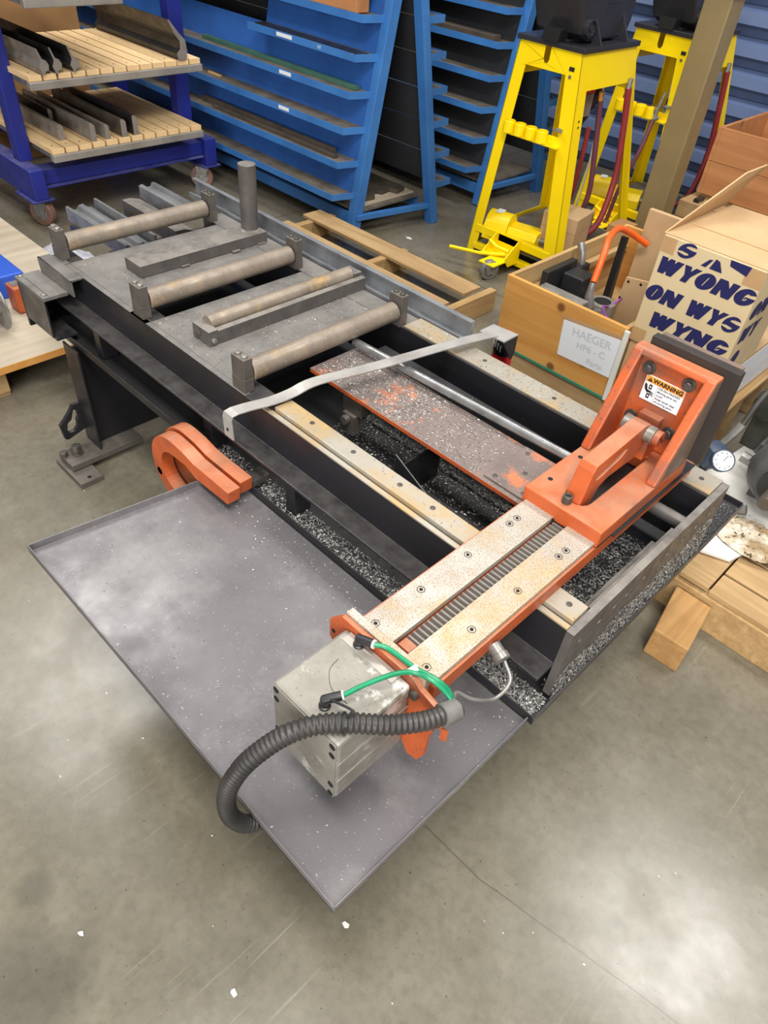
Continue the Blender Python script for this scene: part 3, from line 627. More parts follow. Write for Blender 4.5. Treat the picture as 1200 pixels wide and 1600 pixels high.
tag(MB().prism([(1.44, .555), (1.515, .555), (1.515, .60), (1.50, .605), (1.49, .59), (1.465, .59), (1.455, .605), (1.44, .60)], 'x', -2.72, -2.435).build('steel_bar', 'bargrey', None, .001, None, None, (-2.5, 1.48, .555)), 'ribbed grey bar below the cart wheel, behind the rear roller', 'bar', EXG)
TT = thing('tool_trestle', 'dark low steel support under the loose bars behind the table', 'trestle', (-2.45, 1.3, 0))
for x in (-2.62, -2.34):
    MB().box(x, 1.09, .52, x + .05, 1.53, .555).build('cross_bar', 'black', TT)
    for y in (1.29, 1.48): MB().box(x, y, 0, x + .04, y + .04, .52).build('leg', 'black', TT)
# crumpled plastic film beside the left roller block
def crumple(name, cx, cy, z, rx, ry, h, mt, n=16, seed=1, base=None):
    rnd = random.Random(seed); b = MB(); g = []
    for i in range(n):
        for j in range(n):
            u, v = i / (n - 1) * 2 - 1, j / (n - 1) * 2 - 1; d = min(1, math.hypot(u, v)); e = math.sqrt(max(0, 1 - d * d))
            k = 1 / max(1, math.hypot(u, v))
            b.v.append(Vector((cx + rx * u * k + rnd.uniform(-.9, .9) * rx / n, cy + ry * v * k + rnd.uniform(-.9, .9) * ry / n, z + h * (.25 + .75 * e) * (.75 + .3 * math.sin(i * .9 + seed) * math.cos(j * 1.1 + i * .35)) * rnd.uniform(.8, 1.1) if d < .98 else z + .001)))
    for i in range(n - 1):
        for j in range(n - 1): b.f.append((i * n + j, (i + 1) * n + j, (i + 1) * n + j + 1, i * n + j + 1))
    k = len(b.v); ring = [(i, 0) for i in range(n)] + [(n - 1, j) for j in range(1, n)] + [(i, n - 1) for i in range(n - 2, -1, -1)] + [(0, j) for j in range(n - 2, 0, -1)]
    b.f.append(tuple(i * n + j for i, j in ring))
    return b.build(name, mt, None, 0, 40, None, (cx, cy, z))
tag(crumple('plastic_film', -3.45, 1.42, 0.0, .30, .12, .06, 'bag', 16, 3), 'crumpled clear plastic film on the floor below the cart wheel', 'plastic film')
# ================================================================== steel shavings
def shavings(name, label, spots, n, size=.0035, seed=3):
    rnd = random.Random(seed); b = MB(); tot = sum(s[6] for s in spots)
    for (x0, x1, y0, y1, z, dz, wgt) in spots:
        for _ in range(int(n * wgt / tot)):
            x, y = rnd.uniform(x0, x1), rnd.uniform(y0, y1); q = Vector((x, y, z + rnd.random() ** 2 * dz + .0006))
            a = rnd.uniform(0, 6.28); s_ = size * rnd.uniform(.4, 1.2); u = Vector((math.cos(a), math.sin(a), rnd.uniform(-.4, .4))) * s_; v = Vector((-math.sin(a), math.cos(a), rnd.uniform(-.6, .6))) * s_ * .45
            k = len(b.v); b.v += [q - u, q + v, q + u, q - v + Vector((0, 0, s_ * .3))]; b.f += [(k, k + 1, k + 2), (k, k + 2, k + 3)]
    me = bpy.data.meshes.new(name); me.from_pydata(b.v, [], b.f); me.materials.append(MT['shaving']); o = bpy.data.objects.new(name, me); COL.objects.link(o)
    return tag(o, label, 'shavings', None, 'stuff')
shavings('pan_shavings', 'bright steel chips covering the black chip pan under the rails', [(-1.2, -.28, .86, 1.39, .4405, .006, 5), (-1.35, -.26, .785, .84, .4405, .004, 2.2), (-1.2, -.6, 1.215, 1.295, .4405, .012, 9), (-.6, -.285, .95, 1.38, .4405, .012, 3), (-.5, -.255, .785, .84, .4405, .008, 1)], 32000)
shavings('slide_shavings', 'steel chips scattered over the orange slide plate', [(-1.24, -.9, 1.075, 1.245, .629, .002, 4), (-.9, -.68, 1.075, 1.245, .629, .001, 1)], 3200, .003, 5)
shavings('deck_shavings', 'steel chips scattered over the roller deck', [(-1.66, -1.3, .87, 1.46, .651, .001, 3), (-2.11, -1.76, .87, 1.46, .651, .0006, .8), (-1.2, -.5, 1.403, 1.47, .657, .001, 1), (-1.1, -.55, .86, .905, .664, .0005, .15)], 1900, .0026, 6)
shavings('tray_shavings', 'fine steel chips sprinkled on the grey tray', [(-1.25, -.27, .29, .77, tz, .0005, 1), (-1.2, -.6, .68, .77, tz, .0008, .8)], 700, .0024, 8)
# chips clinging to the end plate
rnd = random.Random(12); b = MB()
for _ in range(9000):
    y = rnd.uniform(.84, 1.70); f = max(0, (y - .84) / .63); top = .462 + .055 + .05 * min(1, f) + .012 * math.sin(y * 37)
    t = rnd.random() ** 1.6; z = .442 + (top - .442) * t; x = -.2548 + (.006 * (1 - t)) * rnd.random() if y < 1.47 else rnd.uniform(-.40, -.25)
    if y >= 1.47: z = .441 + rnd.random() ** 2 * .008
    q = Vector((x, y, z)); a = rnd.uniform(0, 6.28); s_ = .0034 * rnd.uniform(.4, 1.2); u = Vector((rnd.uniform(-.4, .4), math.cos(a), math.sin(a))) * s_; v = Vector((rnd.uniform(-.4, .4), -math.sin(a), math.cos(a))) * s_ * .5
    k = len(b.v); b.v += [q - u, q + v, q + u, q - v + Vector((s_ * .3, 0, 0))]; b.f += [(k, k + 1, k + 2), (k, k + 2, k + 3)]
me = bpy.data.meshes.new('end_plate_shavings'); me.from_pydata(b.v, [], b.f); me.materials.append(MT['shaving']); o = bpy.data.objects.new('end_plate_shavings', me); COL.objects.link(o)
tag(o, 'steel chips heaped along the foot of the bolt-holed end plate', 'shavings', None, 'stuff')
# ================================================================== pallets
def pallet(name, label, x0, y0, x1, y1, tops, z=.12, mt='pine', mtc='pineY', stringers=(), axis='x', group=None):
    t = thing(name, label, 'pallet', ((x0 + x1) / 2, (y0 + y1) / 2, 0), group)
    for (a0, b0, a1, b1, dz) in stringers: MB().box(a0, b0, .0, a1, b1, z - .018 + dz).build('stringer', mtc, t, .003)
    for (a0, b0, a1, b1, dz) in tops: MB().box(a0, b0, z - .0175 + dz, a1, b1, z + dz).build('deck_board', mt, t, .002)
    return t
pallet('timber_pallet', 'broken two-board pallet on the floor between feed table and blue rack', -3.12, 2.36, -1.86, 2.82,
       [(-3.10, 2.375, -1.91, 2.50, 0), (-3.13, 2.63, -1.93, 2.76, -.004)], .115, 'pine', 'pineY',
       [(-3.08, 2.37, -3.04, 2.80, 0), (-2.50, 2.37, -2.46, 2.80, 0), (-1.90, 2.365, -1.86, 2.80, .012)])
# large board-topped pallet at the left edge
LP = thing('plywood_pallet', 'pallet topped with a weathered plywood sheet at the left edge', 'pallet', (-3.2, .9, 0))
MB().box(-3.98, .2, .12, -2.53, 1.265, .150).build('plywood_top', 'oldply', LP, .002)
MB().box(-2.5305, .2, .121, -2.528, 1.264, .149).build('cut_edge', 'ply', LP)
for x in (-3.95, -3.3, -2.69): MB().box(x, .2, .018, x + .12, .70, .12).build('block', 'pineY', LP, .003)
for x in (-3.95, -3.3, -2.69): MB().box(x, 1.1, .018, x + .1, 1.25, .12).build('block', 'pineY', LP, .003)
for y in (.22, .60): MB().box(-3.97, y, 0, -2.58, y + .1, .018).build('bottom_board', 'pine', LP, .002)
tag(MB().box(-3.55, .60, .151, -3.02, 1.02, .245).build('blue_case', 'bluepack', None, .008, None, None, (-3.3, .8, .151)), 'bright blue flat case lying on the plywood-topped pallet', 'case')
RL = thing('wire_reel', 'grey metal reel flange at the left edge of the picture', 'reel', (-2.80, .80, .151))
for y, yy in ((.700, .708), (.812, .820)): MB().cyl((-2.80, y, .255), (-2.80, yy, .255), .102, 36).build('flange', 'zinc', RL, .002, 35)
MB().cyl((-2.80, .708, .255), (-2.80, .812, .255), .045, 24).build('hub', 'zinc', RL, 0, 35)
OB = thing('orange_bracket', 'small orange painted bracket between the reel and table end', 'bracket', (-2.86, .93, .151))
MB().box(-2.94, .905, .151, -2.86, .955, .26).build('body', 'orange', OB, .008)
MB().box(-2.925, .915, .26, -2.885, .945, .263).build('name_plate', 'zinc', OB)
# ================================================================== navy tool cart
CT = thing('tool_cart', 'navy blue steel tool cart on casters with slatted wooden shelves', 'cart', (-4.4, 2.07, 0))
for y0 in (1.495, 2.563):
    MB().box(-5.15, y0, .15, -3.952, y0 + .078, .302).build('base_tube', 'navy', CT, .006)
    MB().box(-4.16, y0 - .02, .142, -3.945, y0 + .1, .150).build('caster_plate', 'navy', CT, .002)
    MB().box(-4.19, y0 + .03, .302, -4.11, y0 + .1, 1.60).build('upright', 'navy', CT, .004) if y0 < 2 else MB().box(-4.19, y0 - .055, .302, -4.11, y0 + .03, 1.60).build('upright', 'navy', CT, .004)
    MB().box(-5.0, y0, .302, -4.92, y0 + .078, 1.60).build('upright', 'navy', CT, .004)
MB().prism([(-4.00, .20), (-3.965, .20), (-3.965, .205), (-3.995, .208), (-3.995, .27), (-4.09, .275), (-4.09, .283), (-3.985, .283), (-3.985, .215)], 'y', 1.573, 2.563).build('cross_rail', 'navy', CT, .001)
MB().box(-5.05, 1.573, .2, -5.0, 2.563, .28).build('cross_rail', 'navy', CT, .002)
def caster(t, x, y, r, top, w=.04, mt='wheel', yaw=0.0):
    ca, sa = math.cos(yaw), math.sin(yaw)
    def T(a, bb, z): return (x + a * ca - bb * sa, y + a * sa + bb * ca, z)
    wh = MB().cyl(T(0, -w / 2, r), T(0, w / 2, r), r, 28).build('caster_wheel', mt, t, .004, 35)
    MB().cyl(T(0, -w / 2 - .002, r), T(0, w / 2 + .002, r), r * .55, 18).build('wheel_hub', 'zinc', wh, 0, 35)
    for s_ in (-1, 1):
        e = MB(); a0, a1 = (w / 2 + .004) * s_, (w / 2 + .009) * s_
        pr = [(-.022, r - .02), (.022, r - .02), (.045, top - .012), (-.035, top - .012)]
        for bb in (a0, a1): e.v += [Vector(T(p[0], bb, p[1])) for p in pr]
        e.f += [(0, 1, 2, 3), (7, 6, 5, 4)] + [(i, (i + 1) % 4, 4 + (i + 1) % 4, 4 + i) for i in range(4)]
        e.build('caster_fork', 'zinc', t, .001)
    MB().cyl(T(0, -w / 2 - .014, r), T(0, w / 2 + .014, r), .012, 10).build('axle', 'bolt', t, 0, 35)
    MB().cyl(T(.005, 0, top - .014), T(.005, 0, top), .04, 20).build('swivel', 'zinc', t, 0, 35)
caster(CT, -4.02, 1.545, .068, .142, .042, 'wheel', .5); caster(CT, -4.05, 2.585, .068, .142, .042, 'wheel', .9)
caster(CT, -4.95, 1.545, .068, .142); caster(CT, -4.95, 2.585, .068, .142)
def shelf(z, x0, x1, y0, y1, n, slant=0):
    t = MB().box(x0 + .02, y0 + .02, z - .06, x1 - .03, y1 - .02, z - .03).build('shelf_pan', 'zinc', CT, .001)
    MB().box(x1 - .025, y0, z - .062, x1 + .012, y1, z - .026).build('shelf_edge', 'aluminium', CT, .004)
    w_ = (y1 - y0) / n; first = None
    for i in range(n):
        if first is None: first = MB().box(x0, y0 + .004, z - .0255, x1, y0 + w_ - .006, z).build('slat', 'maple', t, .0015)
        else: share(first, (0, i * w_, 0), t)
    for k in (0, 1):
        for i in range(0, n): MB().cyl((x1 - .06 - k * .55, y0 + (i + .45) * w_, z + .0002), (x1 - .06 - k * .55, y0 + (i + .45) * w_, z + .0006), .005, 8).build('screw_hole', 'hole', t)
shelf(.412, -4.80, -3.868, 1.60, 2.50, 12)
shelf(.735, -4.78, -3.89, 1.575, 2.545, 13)
shelf(1.088, -4.75, -3.72, 1.56, 2.03, 6)
# tooling on the shelves
def goose(z, y, h=.10, w_=.06, flip=1):
    q = [(0, -.022), (.012, -.022), (.012, 0), (.03, .0), (.034, .02), (.022, .04), (-.005, .062), (-.022, .10), (-.03, .10), (-.014, .045), (-.018, .02), (-.004, .002), (0, 0)]
    return [(y + a * flip * w_ / .06, z + .0012 + max(c, -.02) * h / .10) for a, c in q]
G1, G2 = 'bending tools on the upper cart shelf', 'bending tools on the lower cart shelf'
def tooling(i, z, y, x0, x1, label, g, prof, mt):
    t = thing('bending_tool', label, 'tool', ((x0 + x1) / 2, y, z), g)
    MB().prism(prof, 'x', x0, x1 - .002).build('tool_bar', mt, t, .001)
    MB().prism(prof, 'x', x1 - .002, x1).build('lit_end', 'dull', t)  # paler cap paints light onto the end; dark sides carry painted-in shade
U = .736
up = [(.012, 0), (.024, 0), (.026, .012), (.046, .018), (.05, .04), (.04, .058), (.022, .066), (.006, .108), (-.002, .112), (.014, .055), (.002, .03), (.010, .014)]
for i, (y, lab) in enumerate(((1.635, 'gooseneck bending tool nearest the left upright on the upper shelf'), (1.70, 'middle of three gooseneck bending tools on the upper cart shelf'), (1.79, 'gooseneck bending tool furthest from the left upright of the three'))):
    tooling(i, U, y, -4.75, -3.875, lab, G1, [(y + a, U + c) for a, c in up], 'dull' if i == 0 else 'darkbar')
bigp = [(0, 0), (.05, 0), (.058, .04), (.05, .09), (.015, .125), (-.035, .185), (-.043, .185), (-.01, .12), (.018, .085), (.016, .05), (-.006, .03)]
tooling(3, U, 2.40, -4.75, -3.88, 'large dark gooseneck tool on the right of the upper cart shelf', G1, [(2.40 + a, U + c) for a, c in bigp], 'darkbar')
Lz = .413
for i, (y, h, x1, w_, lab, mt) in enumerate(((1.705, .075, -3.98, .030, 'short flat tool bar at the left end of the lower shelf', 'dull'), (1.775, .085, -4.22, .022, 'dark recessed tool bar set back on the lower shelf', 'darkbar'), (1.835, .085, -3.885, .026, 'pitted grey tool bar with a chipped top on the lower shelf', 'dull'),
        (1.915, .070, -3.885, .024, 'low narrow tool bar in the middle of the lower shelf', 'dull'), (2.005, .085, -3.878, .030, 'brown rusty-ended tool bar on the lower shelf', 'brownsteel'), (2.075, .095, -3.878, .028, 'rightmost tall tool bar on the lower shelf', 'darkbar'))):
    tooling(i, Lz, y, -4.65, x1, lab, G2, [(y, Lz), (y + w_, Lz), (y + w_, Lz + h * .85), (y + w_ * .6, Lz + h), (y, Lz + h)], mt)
tag(MB().box(-5.3, 1.70, .0, -5.06, 2.45, .95).build('cardboard_box', 'carddark', None, .004, None, None, (-5.2, 2.1, 0)), 'brown cardboard box standing behind the upper cart shelf', 'box')
# ================================================================== blue A-frame bar racks
def rack(name, label, dx, dy, xl, pm, skew=.12, rows_left=True):
    t = thing(name, label, 'rack', (-3.0 + dx, 3.12 + dy, 0)); zt = 1.36
    XR = -2.95 + dx; yc = 3.115 + dy
    def yn(z): return 2.825 + dy + (z / zt) * .285
    def yf(z): return 3.42 + dy - (z / zt) * .27
    for x in (XR, xl + .1):
        sk = skew if x == XR else 0
        MB().beam((x, yn(0) + .02, 0), (x, yn(zt), zt), .055, .065, (0, 1, 0)).build('rack_post', 'rackblue', t, .003)
        MB().beam((x + sk, yf(0) - .02, 0), (x + sk * .4, yf(zt), zt), .06, .055, (0, 1, 0)).build('rack_post', 'rackblue', t, .003)
        MB().beam((x + .02, yn(.12), .105), (x + sk, yf(.12), .105), .03, .03).build('end_tie', 'rackblue', t, .002)
    MB().box(xl + .1, yn(.14) + .02, .125, XR + .02, yf(.14) - .02, .140).build('bottom_shelf', 'shelfdust', t, .001)
    for y in (yn(.10) + .01, yf(.10) - .01): MB().box(xl, y - .012, .06, XR, y + .012, .12).build('sill', 'rackblue', t, .002)
    for i in range(7):
        z = .225 + i * .163; yb = yn(z) - .02; w_ = .125; xs = xl
        if i == 4 and rows_left: xs = XR - .93
        MB().box(xs, yb - w_, z, XR - .045, yb + .02, z + .004).build('near_shelf', 'shelfdust', t)
        MB().prism([(yb - w_ - .002, z - .022), (yb - w_ + .002, z - .022), (yb - w_ + .002, z + .012), (yb - w_ - .002, z + .012)], 'x', xs, XR - .045).build('shelf_lip', 'rackblue', t)
        MB().prism([(XR - .045, yb - w_), (XR - .008, yb), (XR - .012, yb + .002), (XR - .048, yb - w_ + .004)], 'z', z - .022, z + .012).build('shelf_end', 'rackblue', t)
        y2 = yf(z) + .02; xe = XR + skew * (1 - z / zt * .6)
        MB().box(xl, y2, z, xe + .02, y2 + w_, z + .004).build('far_shelf', 'shelfdust', t)
        MB().box(xl, y2 + w_ - .002, z - .022, xe + .02, y2 + w_ + .002, z + .012).build('shelf_lip', 'rackblue', t)
        MB().box(xe + .02, y2, z - .022, xe + .024, y2 + w_, z + .012).build('shelf_end', 'rackblue', t)
        za, zb = z + .004, z + .1625
        xs2 = XR - .93 if (rows_left and i in (3, 4) and i >= 4) else xl
        MB().add([(xs2, yn(za) - .014, za), (XR - .02, yn(za) - .014, za), (XR - .02, yn(zb) - .014, zb), (xs2, yn(zb) - .014, zb), (xs2, yn(za) - .011, za), (XR - .02, yn(za) - .011, za), (XR - .02, yn(zb) - .011, zb), (xs2, yn(zb) - .011, zb)],
                 [(0, 1, 2, 3), (7, 6, 5, 4), (0, 4, 5, 1), (1, 5, 6, 2), (2, 6, 7, 3), (3, 7, 4, 0)]).build('back_panel', pm, t)
        MB().add([(xl, yf(za) + .014, za), (XR + skew * .5, yf(za) + .014, za), (XR + skew * .4, yf(zb) + .014, zb), (xl, yf(zb) + .014, zb), (xl, yf(za) + .011, za), (XR + skew * .5, yf(za) + .011, za), (XR + skew * .4, yf(zb) + .011, zb), (xl, yf(zb) + .011, zb)],
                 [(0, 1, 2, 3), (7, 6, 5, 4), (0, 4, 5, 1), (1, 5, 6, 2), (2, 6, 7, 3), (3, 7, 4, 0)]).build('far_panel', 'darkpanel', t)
    return t, yn, yf, XR
RK, yn, yf, XR = rack('bar_rack', 'blue A-frame bar rack with label-holder strips behind the feed table', 0, 0, -6.2, 'rackpanel')
def lipz(i): return .225 + i * .163
for i, x0, x1 in ((4, -3.62, -3.49), (3, -3.56, -3.46), (2, -3.53, -3.44)):
    y = yn(lipz(i)) - .02 - .125 - .0025; MB().box(x0, y - .001, lipz(i) - .012, x1, y, lipz(i) + .006).build('shelf_label', 'paper', RK)
y = yn(lipz(4)) - .1475; lettering('shelf_number', '187', .022, (-3.27, y - .0008, lipz(4) - .005), (1, 0, 0), (0, 0, 1), 'paper', RK)
def lying_bar(name, label, cat, i, x0, x1, off, w_, h, mt, z=0.0, grp=None):
    zz = lipz(i) + .0045 + z; yb = yn(lipz(i)) - .02 - .115 + off
    return tag(MB().prism([(yb, zz), (yb + w_, zz), (yb + w_, zz + h * .8), (yb + w_ * .8, zz + h), (yb, zz + h)], 'x', x0, x1).build(name, mt, None, .002, None, None, ((x0 + x1) / 2, yb, zz)), label, cat, grp)
RG = 'bars stored on the blue rack'
lying_bar('round_edge_bar', 'long green-grey bar on the third shelf from the top of the rack', 'bar', 3, -4.4, -3.03, .06, .035, .022, 'greenbar', 0, RG)
lying_bar('steel_bar', 'longest brown steel bar at the back of the second-lowest rack shelf', 'bar', 1, -4.35, -3.12, .065, .03, .035, 'brownsteel', 0, RG)
lying_bar('steel_bar', 'thin brown flat bar lying at the front of the second-lowest rack shelf', 'bar', 1, -4.2, -3.07, .03, .032, .018, 'brownsteel', 0, RG)
lying_bar('steel_bar', 'wide dark strip on the second shelf from the top of the rack', 'bar', 4, -3.85, -3.0, .015, .07, .006, 'darkbar', 0, RG)
lying_bar('wire_piece', 'small bundle of tan wire on the fourth rack shelf from the top', 'wire', 2, -4.30, -4.18, .05, .02, .012, 'card', 0, RG)
tag(MB().box(-3.42, 2.908, lipz(6) - .16 + .005, -3.05, 2.995, lipz(6) - .16 + .08).build('wooden_box', 'crate', None, .004, None, None, (-3.2, 2.9, lipz(5) + .005)), 'small brown wooden box on the top visible rack shelf', 'box')
tag(MB().box(-3.56, 2.908, lipz(5) + .0055, -3.47, 2.955, lipz(5) + .03).build('white_packet', 'white', None, .004, None, None, (-3.5, 2.88, lipz(5) + .005)), 'white packet beside the brown box on the rack', 'packet')
# plates on the bottom shelf
tag(MB().box(-3.35, 2.93, .141, -2.96, 3.36, .149).build('plywood_offcut', 'oldply', None, .001, None, None, (-3.1, 3.15, .141)), 'dusty board offcut on the bottom of the blue rack', 'board')
tag(MB().prism([(-3.5, 2.96), (-3.0, 2.96), (-2.99, 3.06), (-3.04, 3.075), (-3.05, 3.13), (-3.02, 3.15), (-3.03, 3.22), (-2.98, 3.24), (-3.0, 3.32), (-3.5, 3.32)], 'z', .1492, .172, [circ(-3.10, 3.02, .014, 10), circ(-3.09, 3.27, .014, 10)]).build('steel_plate', 'brownsteel', None, .0015, None, None, (-3.2, 3.15, .149)), 'thick notched steel plate on the bottom of the blue rack', 'plate')
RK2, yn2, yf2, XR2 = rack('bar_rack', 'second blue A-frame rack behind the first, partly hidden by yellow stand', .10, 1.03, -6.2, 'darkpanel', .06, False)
for i, (x0, x1, nm) in enumerate(((-4.9, -2.95, 'long brown steel bars on a middle shelf of the second rack'),)):
    zz = lipz(4) + .0045; yb = yn2(lipz(4)) - .13
    tag(MB().box(x0, yb, zz, x1, yb + .07, zz + .03).build('steel_bar', 'brownsteel', None, .002, None, None, ((x0 + x1) / 2, yb, zz)), 'long brown steel bar on a middle shelf of the second rack', 'bar')
# ================================================================== yellow press stands
def stand(loc):
    t = thing('press_stand', 'yellow steel press stand nearest the table, black head, toolholder cups and front caster', 'press', loc, 'yellow press stands')
    X, Y, Z = loc; H = 1.05; hb, ht = .30, .176; D0, D1 = .75, .46
    def hw(z): return hb + (ht - hb) * z / H
    def P(mb_, nm, mt, bev=.002, sm=None, par=None): return mb_.xf(Matrix.Translation(loc)).build(nm, mt, par or t, bev, sm)
    # front frame with windows
    def trap(z0, z1, l, r): return [(-hw(z0) + l, z0), (hw(z0) - r, z0), (hw(z1) - r, z1), (-hw(z1) + l, z1)]
    P(MB().prism([(-hb, 0), (-hb + .05, 0), (-hb + .052, .03), (hb - .052, .03), (hb - .05, 0), (hb, 0), (ht, H), (-.03, H), (-.03, H - .055), (-.022, H - .07), (-.005, H - .07), (.003, H - .055), (.003, H), (-ht, H)], 'y', 0, .006,
                 [trap(.06, .125, .06, .075), trap(.16, .655, .062, .078), trap(.70, .955, .066, .082)]), 'front_frame', 'yellow', .0015)
    # side frames (tapered): build in (y,z), lean into x
    for s_ in (-1, 1):
        def sd(y, z, th): return (s_ * (hw(z) - th), y, z)
        yb = lambda z: D0 + (D1 - D0) * z / H
        outer = [(0, 0), (.065, 0), (.067, .03), (yb(.03) - .055, .03), (yb(0) - .05, 0), (yb(0), 0), (yb(H), H), (0, H)]
        hole = [(.07, .12), (yb(.12) - .06, .12), (yb(.90) - .055, .90), (.07, .90)]
        mb_ = MB().prism(outer, 'x', 0, .006, [hole])
        for v in mb_.v: v.x = s_ * (hw(v.z) - (.006 - v.x))
        P(mb_, 'side_frame', 'yellow', .0015)
        # folded return of the front leg
    P(MB().prism([(-hb, .03), (hb, .03), (ht, H), (-ht, H)], 'y', D1, D1 + .006, [trap(.10, .86, .055, .055)]).xf(Matrix(((1, 0, 0, 0), (0, 1, -(D0 - D1) / H, D0 - D1), (0, 0, 1, 0), (0, 0, 0, 1)))), 'back_frame', 'yellow', .0015)
    P(MB().box(-hb + .03, .01, .10, hb - .03, D0 - .04, .106), 'base_shelf', 'block', .001)
    P(MB().box(-hb + .05, -.004, .125, hb - .06, .03, .165), 'front_bar', 'yellow')
    P(MB().box(-hb + .045, -.004, .03, hb - .05, .03, .062), 'front_bar', 'yellow')
    cb = P(MB().box(-hw(.68) + .05, -.03, .655, hw(.68) - .06, .0, .665), 'cup_shelf', 'yellow', .001)
    for i in range(4):
        x = -.135 + i * .066; P(MB().lathe([(.030, 0), (.030, .05), (.0275, .052), (.0275, .006)], (x, -.025, .665), (0, 0, 1), 18), 'tool_cup', 'yellow', 0, 35, cb)
    # tow bracket, handle, caster
    P(MB().box(-.10, -.14, .085, .06, .0, .095).box(-.10, -.004, .06, .06, .004, .17), 'tow_bracket', 'yellow')
    for x in (-.095, .055): P(MB().prism([(-.13, .10), (-.09, .05), (-.0, .05), (0, .17), (-.03, .17)], 'x', x, x + .006), 'tow_cheek', 'yellow', .001)
    P(MB().tube([(-.08, -.09, .15), (-.02, -.11, .14), (.05, -.09, .13)], .011, 10), 'tow_pin', 'yellow', 0, 40)
    P(MB().tube([(.04, -.10, .115), (-.08, -.16, .095), (-.255, -.21, .085)], .0095, 10), 'tow_handle', 'yellow', 0, 40)
    t2 = t; k0 = caster; caster(t, X + .02, Y - .20 + .0, .052, .087, .034, 'zinc', 1.2)
    P(MB().box(-.03, -.235, .087, .07, -.13, .094), 'caster_plate', 'yellow', .001)
    # fittings on the front-right leg
    P(MB().box(.120, -.002, .975, .148, .0, .992), 'tag_plate', 'plastic', 0)
    P(MB().cyl((.132, -.003, .952), (.132, 0, .952), .008, 12), 'stud', 'bolt', 0, 35)
    P(MB().cyl((.11, -.004, .725), (.135, -.012, .735), .006, 8).cyl((.135, -.012, .735), (.16, -.02, .735), .010, 8), 'latch', 'zinc', 0, 40)
    for z in (.78, .755): P(MB().cyl((hw(z), .04, z), (hw(z) + .001, .04, z), .006, 8), 'hole_plug', 'hole', 0)
    # valve box and hoses in the side window
    vb = P(MB().box(.05, .16, .76, .13, .26, .86), 'valve_block', 'zinc', .003)
    P(MB().box(.05, .14, .865, .14, .25, .885), 'valve_tag', 'red', .002, None, vb)
    P(MB().cyl((.09, .28, .80), (.09, .36, .84), .035, 14).cyl((.09, .2, .70), (.09, .28, .76), .025, 12), 'valve', 'plastic', 0, 40)
    P(MB().tube(spline([(.205, D1 - .02, .88), (.215, D1 + .02, .70), (.235, D1 + .04, .45), (.235, D1 - .02, .22), (.16, D1 - .1, .125)], 10), .0165, 12), 'red_hose', 'redhose', 0, 60)
    P(MB().tube(spline([(.13, .33, .82), (.15, .36, .62), (.16, .40, .38), (.12, .42, .22), (.04, .45, .13)], 10), .0145, 12), 'red_hose', 'mauvehose', 0, 60)
    P(MB().tube(spline([(.12, .30, .70), (.10, .34, .50), (.04, .42, .28), (-.06, .5, .13)], 10), .0125, 12), 'red_hose', 'redhose', 0, 60)
    P(MB().tube(spline([(.06, D1 - .03, 1.0), (.05, D1 + .02, .8), (.03, D1 + .10, .5), (-.02, D1 + .17, .22), (-.05, D1 + .2, .11)], 8), .006, 8), 'white_cable', 'white', 0, 60)
    P(MB().cyl((.203, D1 - .02, .87), (.205, D1 - .02, .92), .013, 8), 'hose_end', 'zinc', 0, 35)
    P(MB().cyl((.13, .33, .82), (.13, .32, .86), .011, 8), 'hose_end', 'warn', 0, 35)
    # head
    P(MB().box(-ht - .012, -.012, H, ht + .012, D1 + .012, H + .022), 'top_plate', 'headblack', .003)
    hd = P(MB().prism([(.10, H + .028), (.42, H + .028), (.445, H + .10), (.445, H + .60), (-.02, H + .60), (-.05, H + .22), (.03, H + .06)], 'x', -.125, .125), 'press_head', 'headblack', .012)
    P(MB().box(-.06, .04, H + .022, .06, .42, H + .032), 'head_foot', 'headblack', .001)
    P(MB().lathe([(.036, 0), (.036, .018), (.030, .02), (.030, .012), (.012, .012), (.012, .02)], (.125, .075, H + .085), (1, 0, 0), 24), 'pivot_boss', 'headblack', 0, 35, hd)
    P(MB().box(.125, .20, H + .17, .1275, .33, H + .29), 'cover_plate', 'headblack', .001, None, hd)
    for y in (.125, .355): P(MB().prism([(.125, H + .022), (.182, H + .022), (.125, H + .12)], 'y', y, y + .010), 'rib', 'headblack', .001, None, hd)
    P(MB().prism([(-.04, H + .02), (.04, H + .02), (.05, H + .07), (-.05, H + .07)], 'y', -.02, .06), 'nose_block', 'hole', .001, None, hd)
    return t
S1 = stand((-2.13, 3.262, 0))
S2 = dup(S1, (.055, .965, 0), 'yellow press stand further back, half hidden behind the tan post', None, -.03)
# chuck-like air gun hooked on the second stand
AG = thing('air_gun', 'silver air blow gun hanging on the second yellow stand', 'air gun', (-2.0, 4.185, .6))
MB().tube([(-1.965, 4.205, .80), (-1.975, 4.20, .74), (-1.985, 4.195, .66)], [.006, .010, .012], 10).tube([(-1.985, 4.195, .66), (-1.955, 4.19, .68)], [.012, .008], 10).build('gun_body', 'zinc', AG, 0, 40)
MB().tube([(-1.99, 4.195, .66), (-1.985, 4.175, .74)], .004, 8).build('trigger', 'zinc', AG)
MB().tube(spline([(-1.985, 4.195, .66), (-1.99, 4.15, .5), (-2.03, 4.12, .3), (-2.05, 4.10, .1), (-2.1, 4.08, .02)], 8), .012, 10).build('hose', 'mauvehose', AG, 0, 60)
cl = []
for k in range(90):
    a = k / 90 * 2 * math.pi * 3.4; r_ = .10 + .012 * math.sin(a * .7); cl.append((-1.745 + r_ * .5 * math.cos(a), 3.41 + r_ * 1.05 * math.sin(a), .018 + .0011 * k))
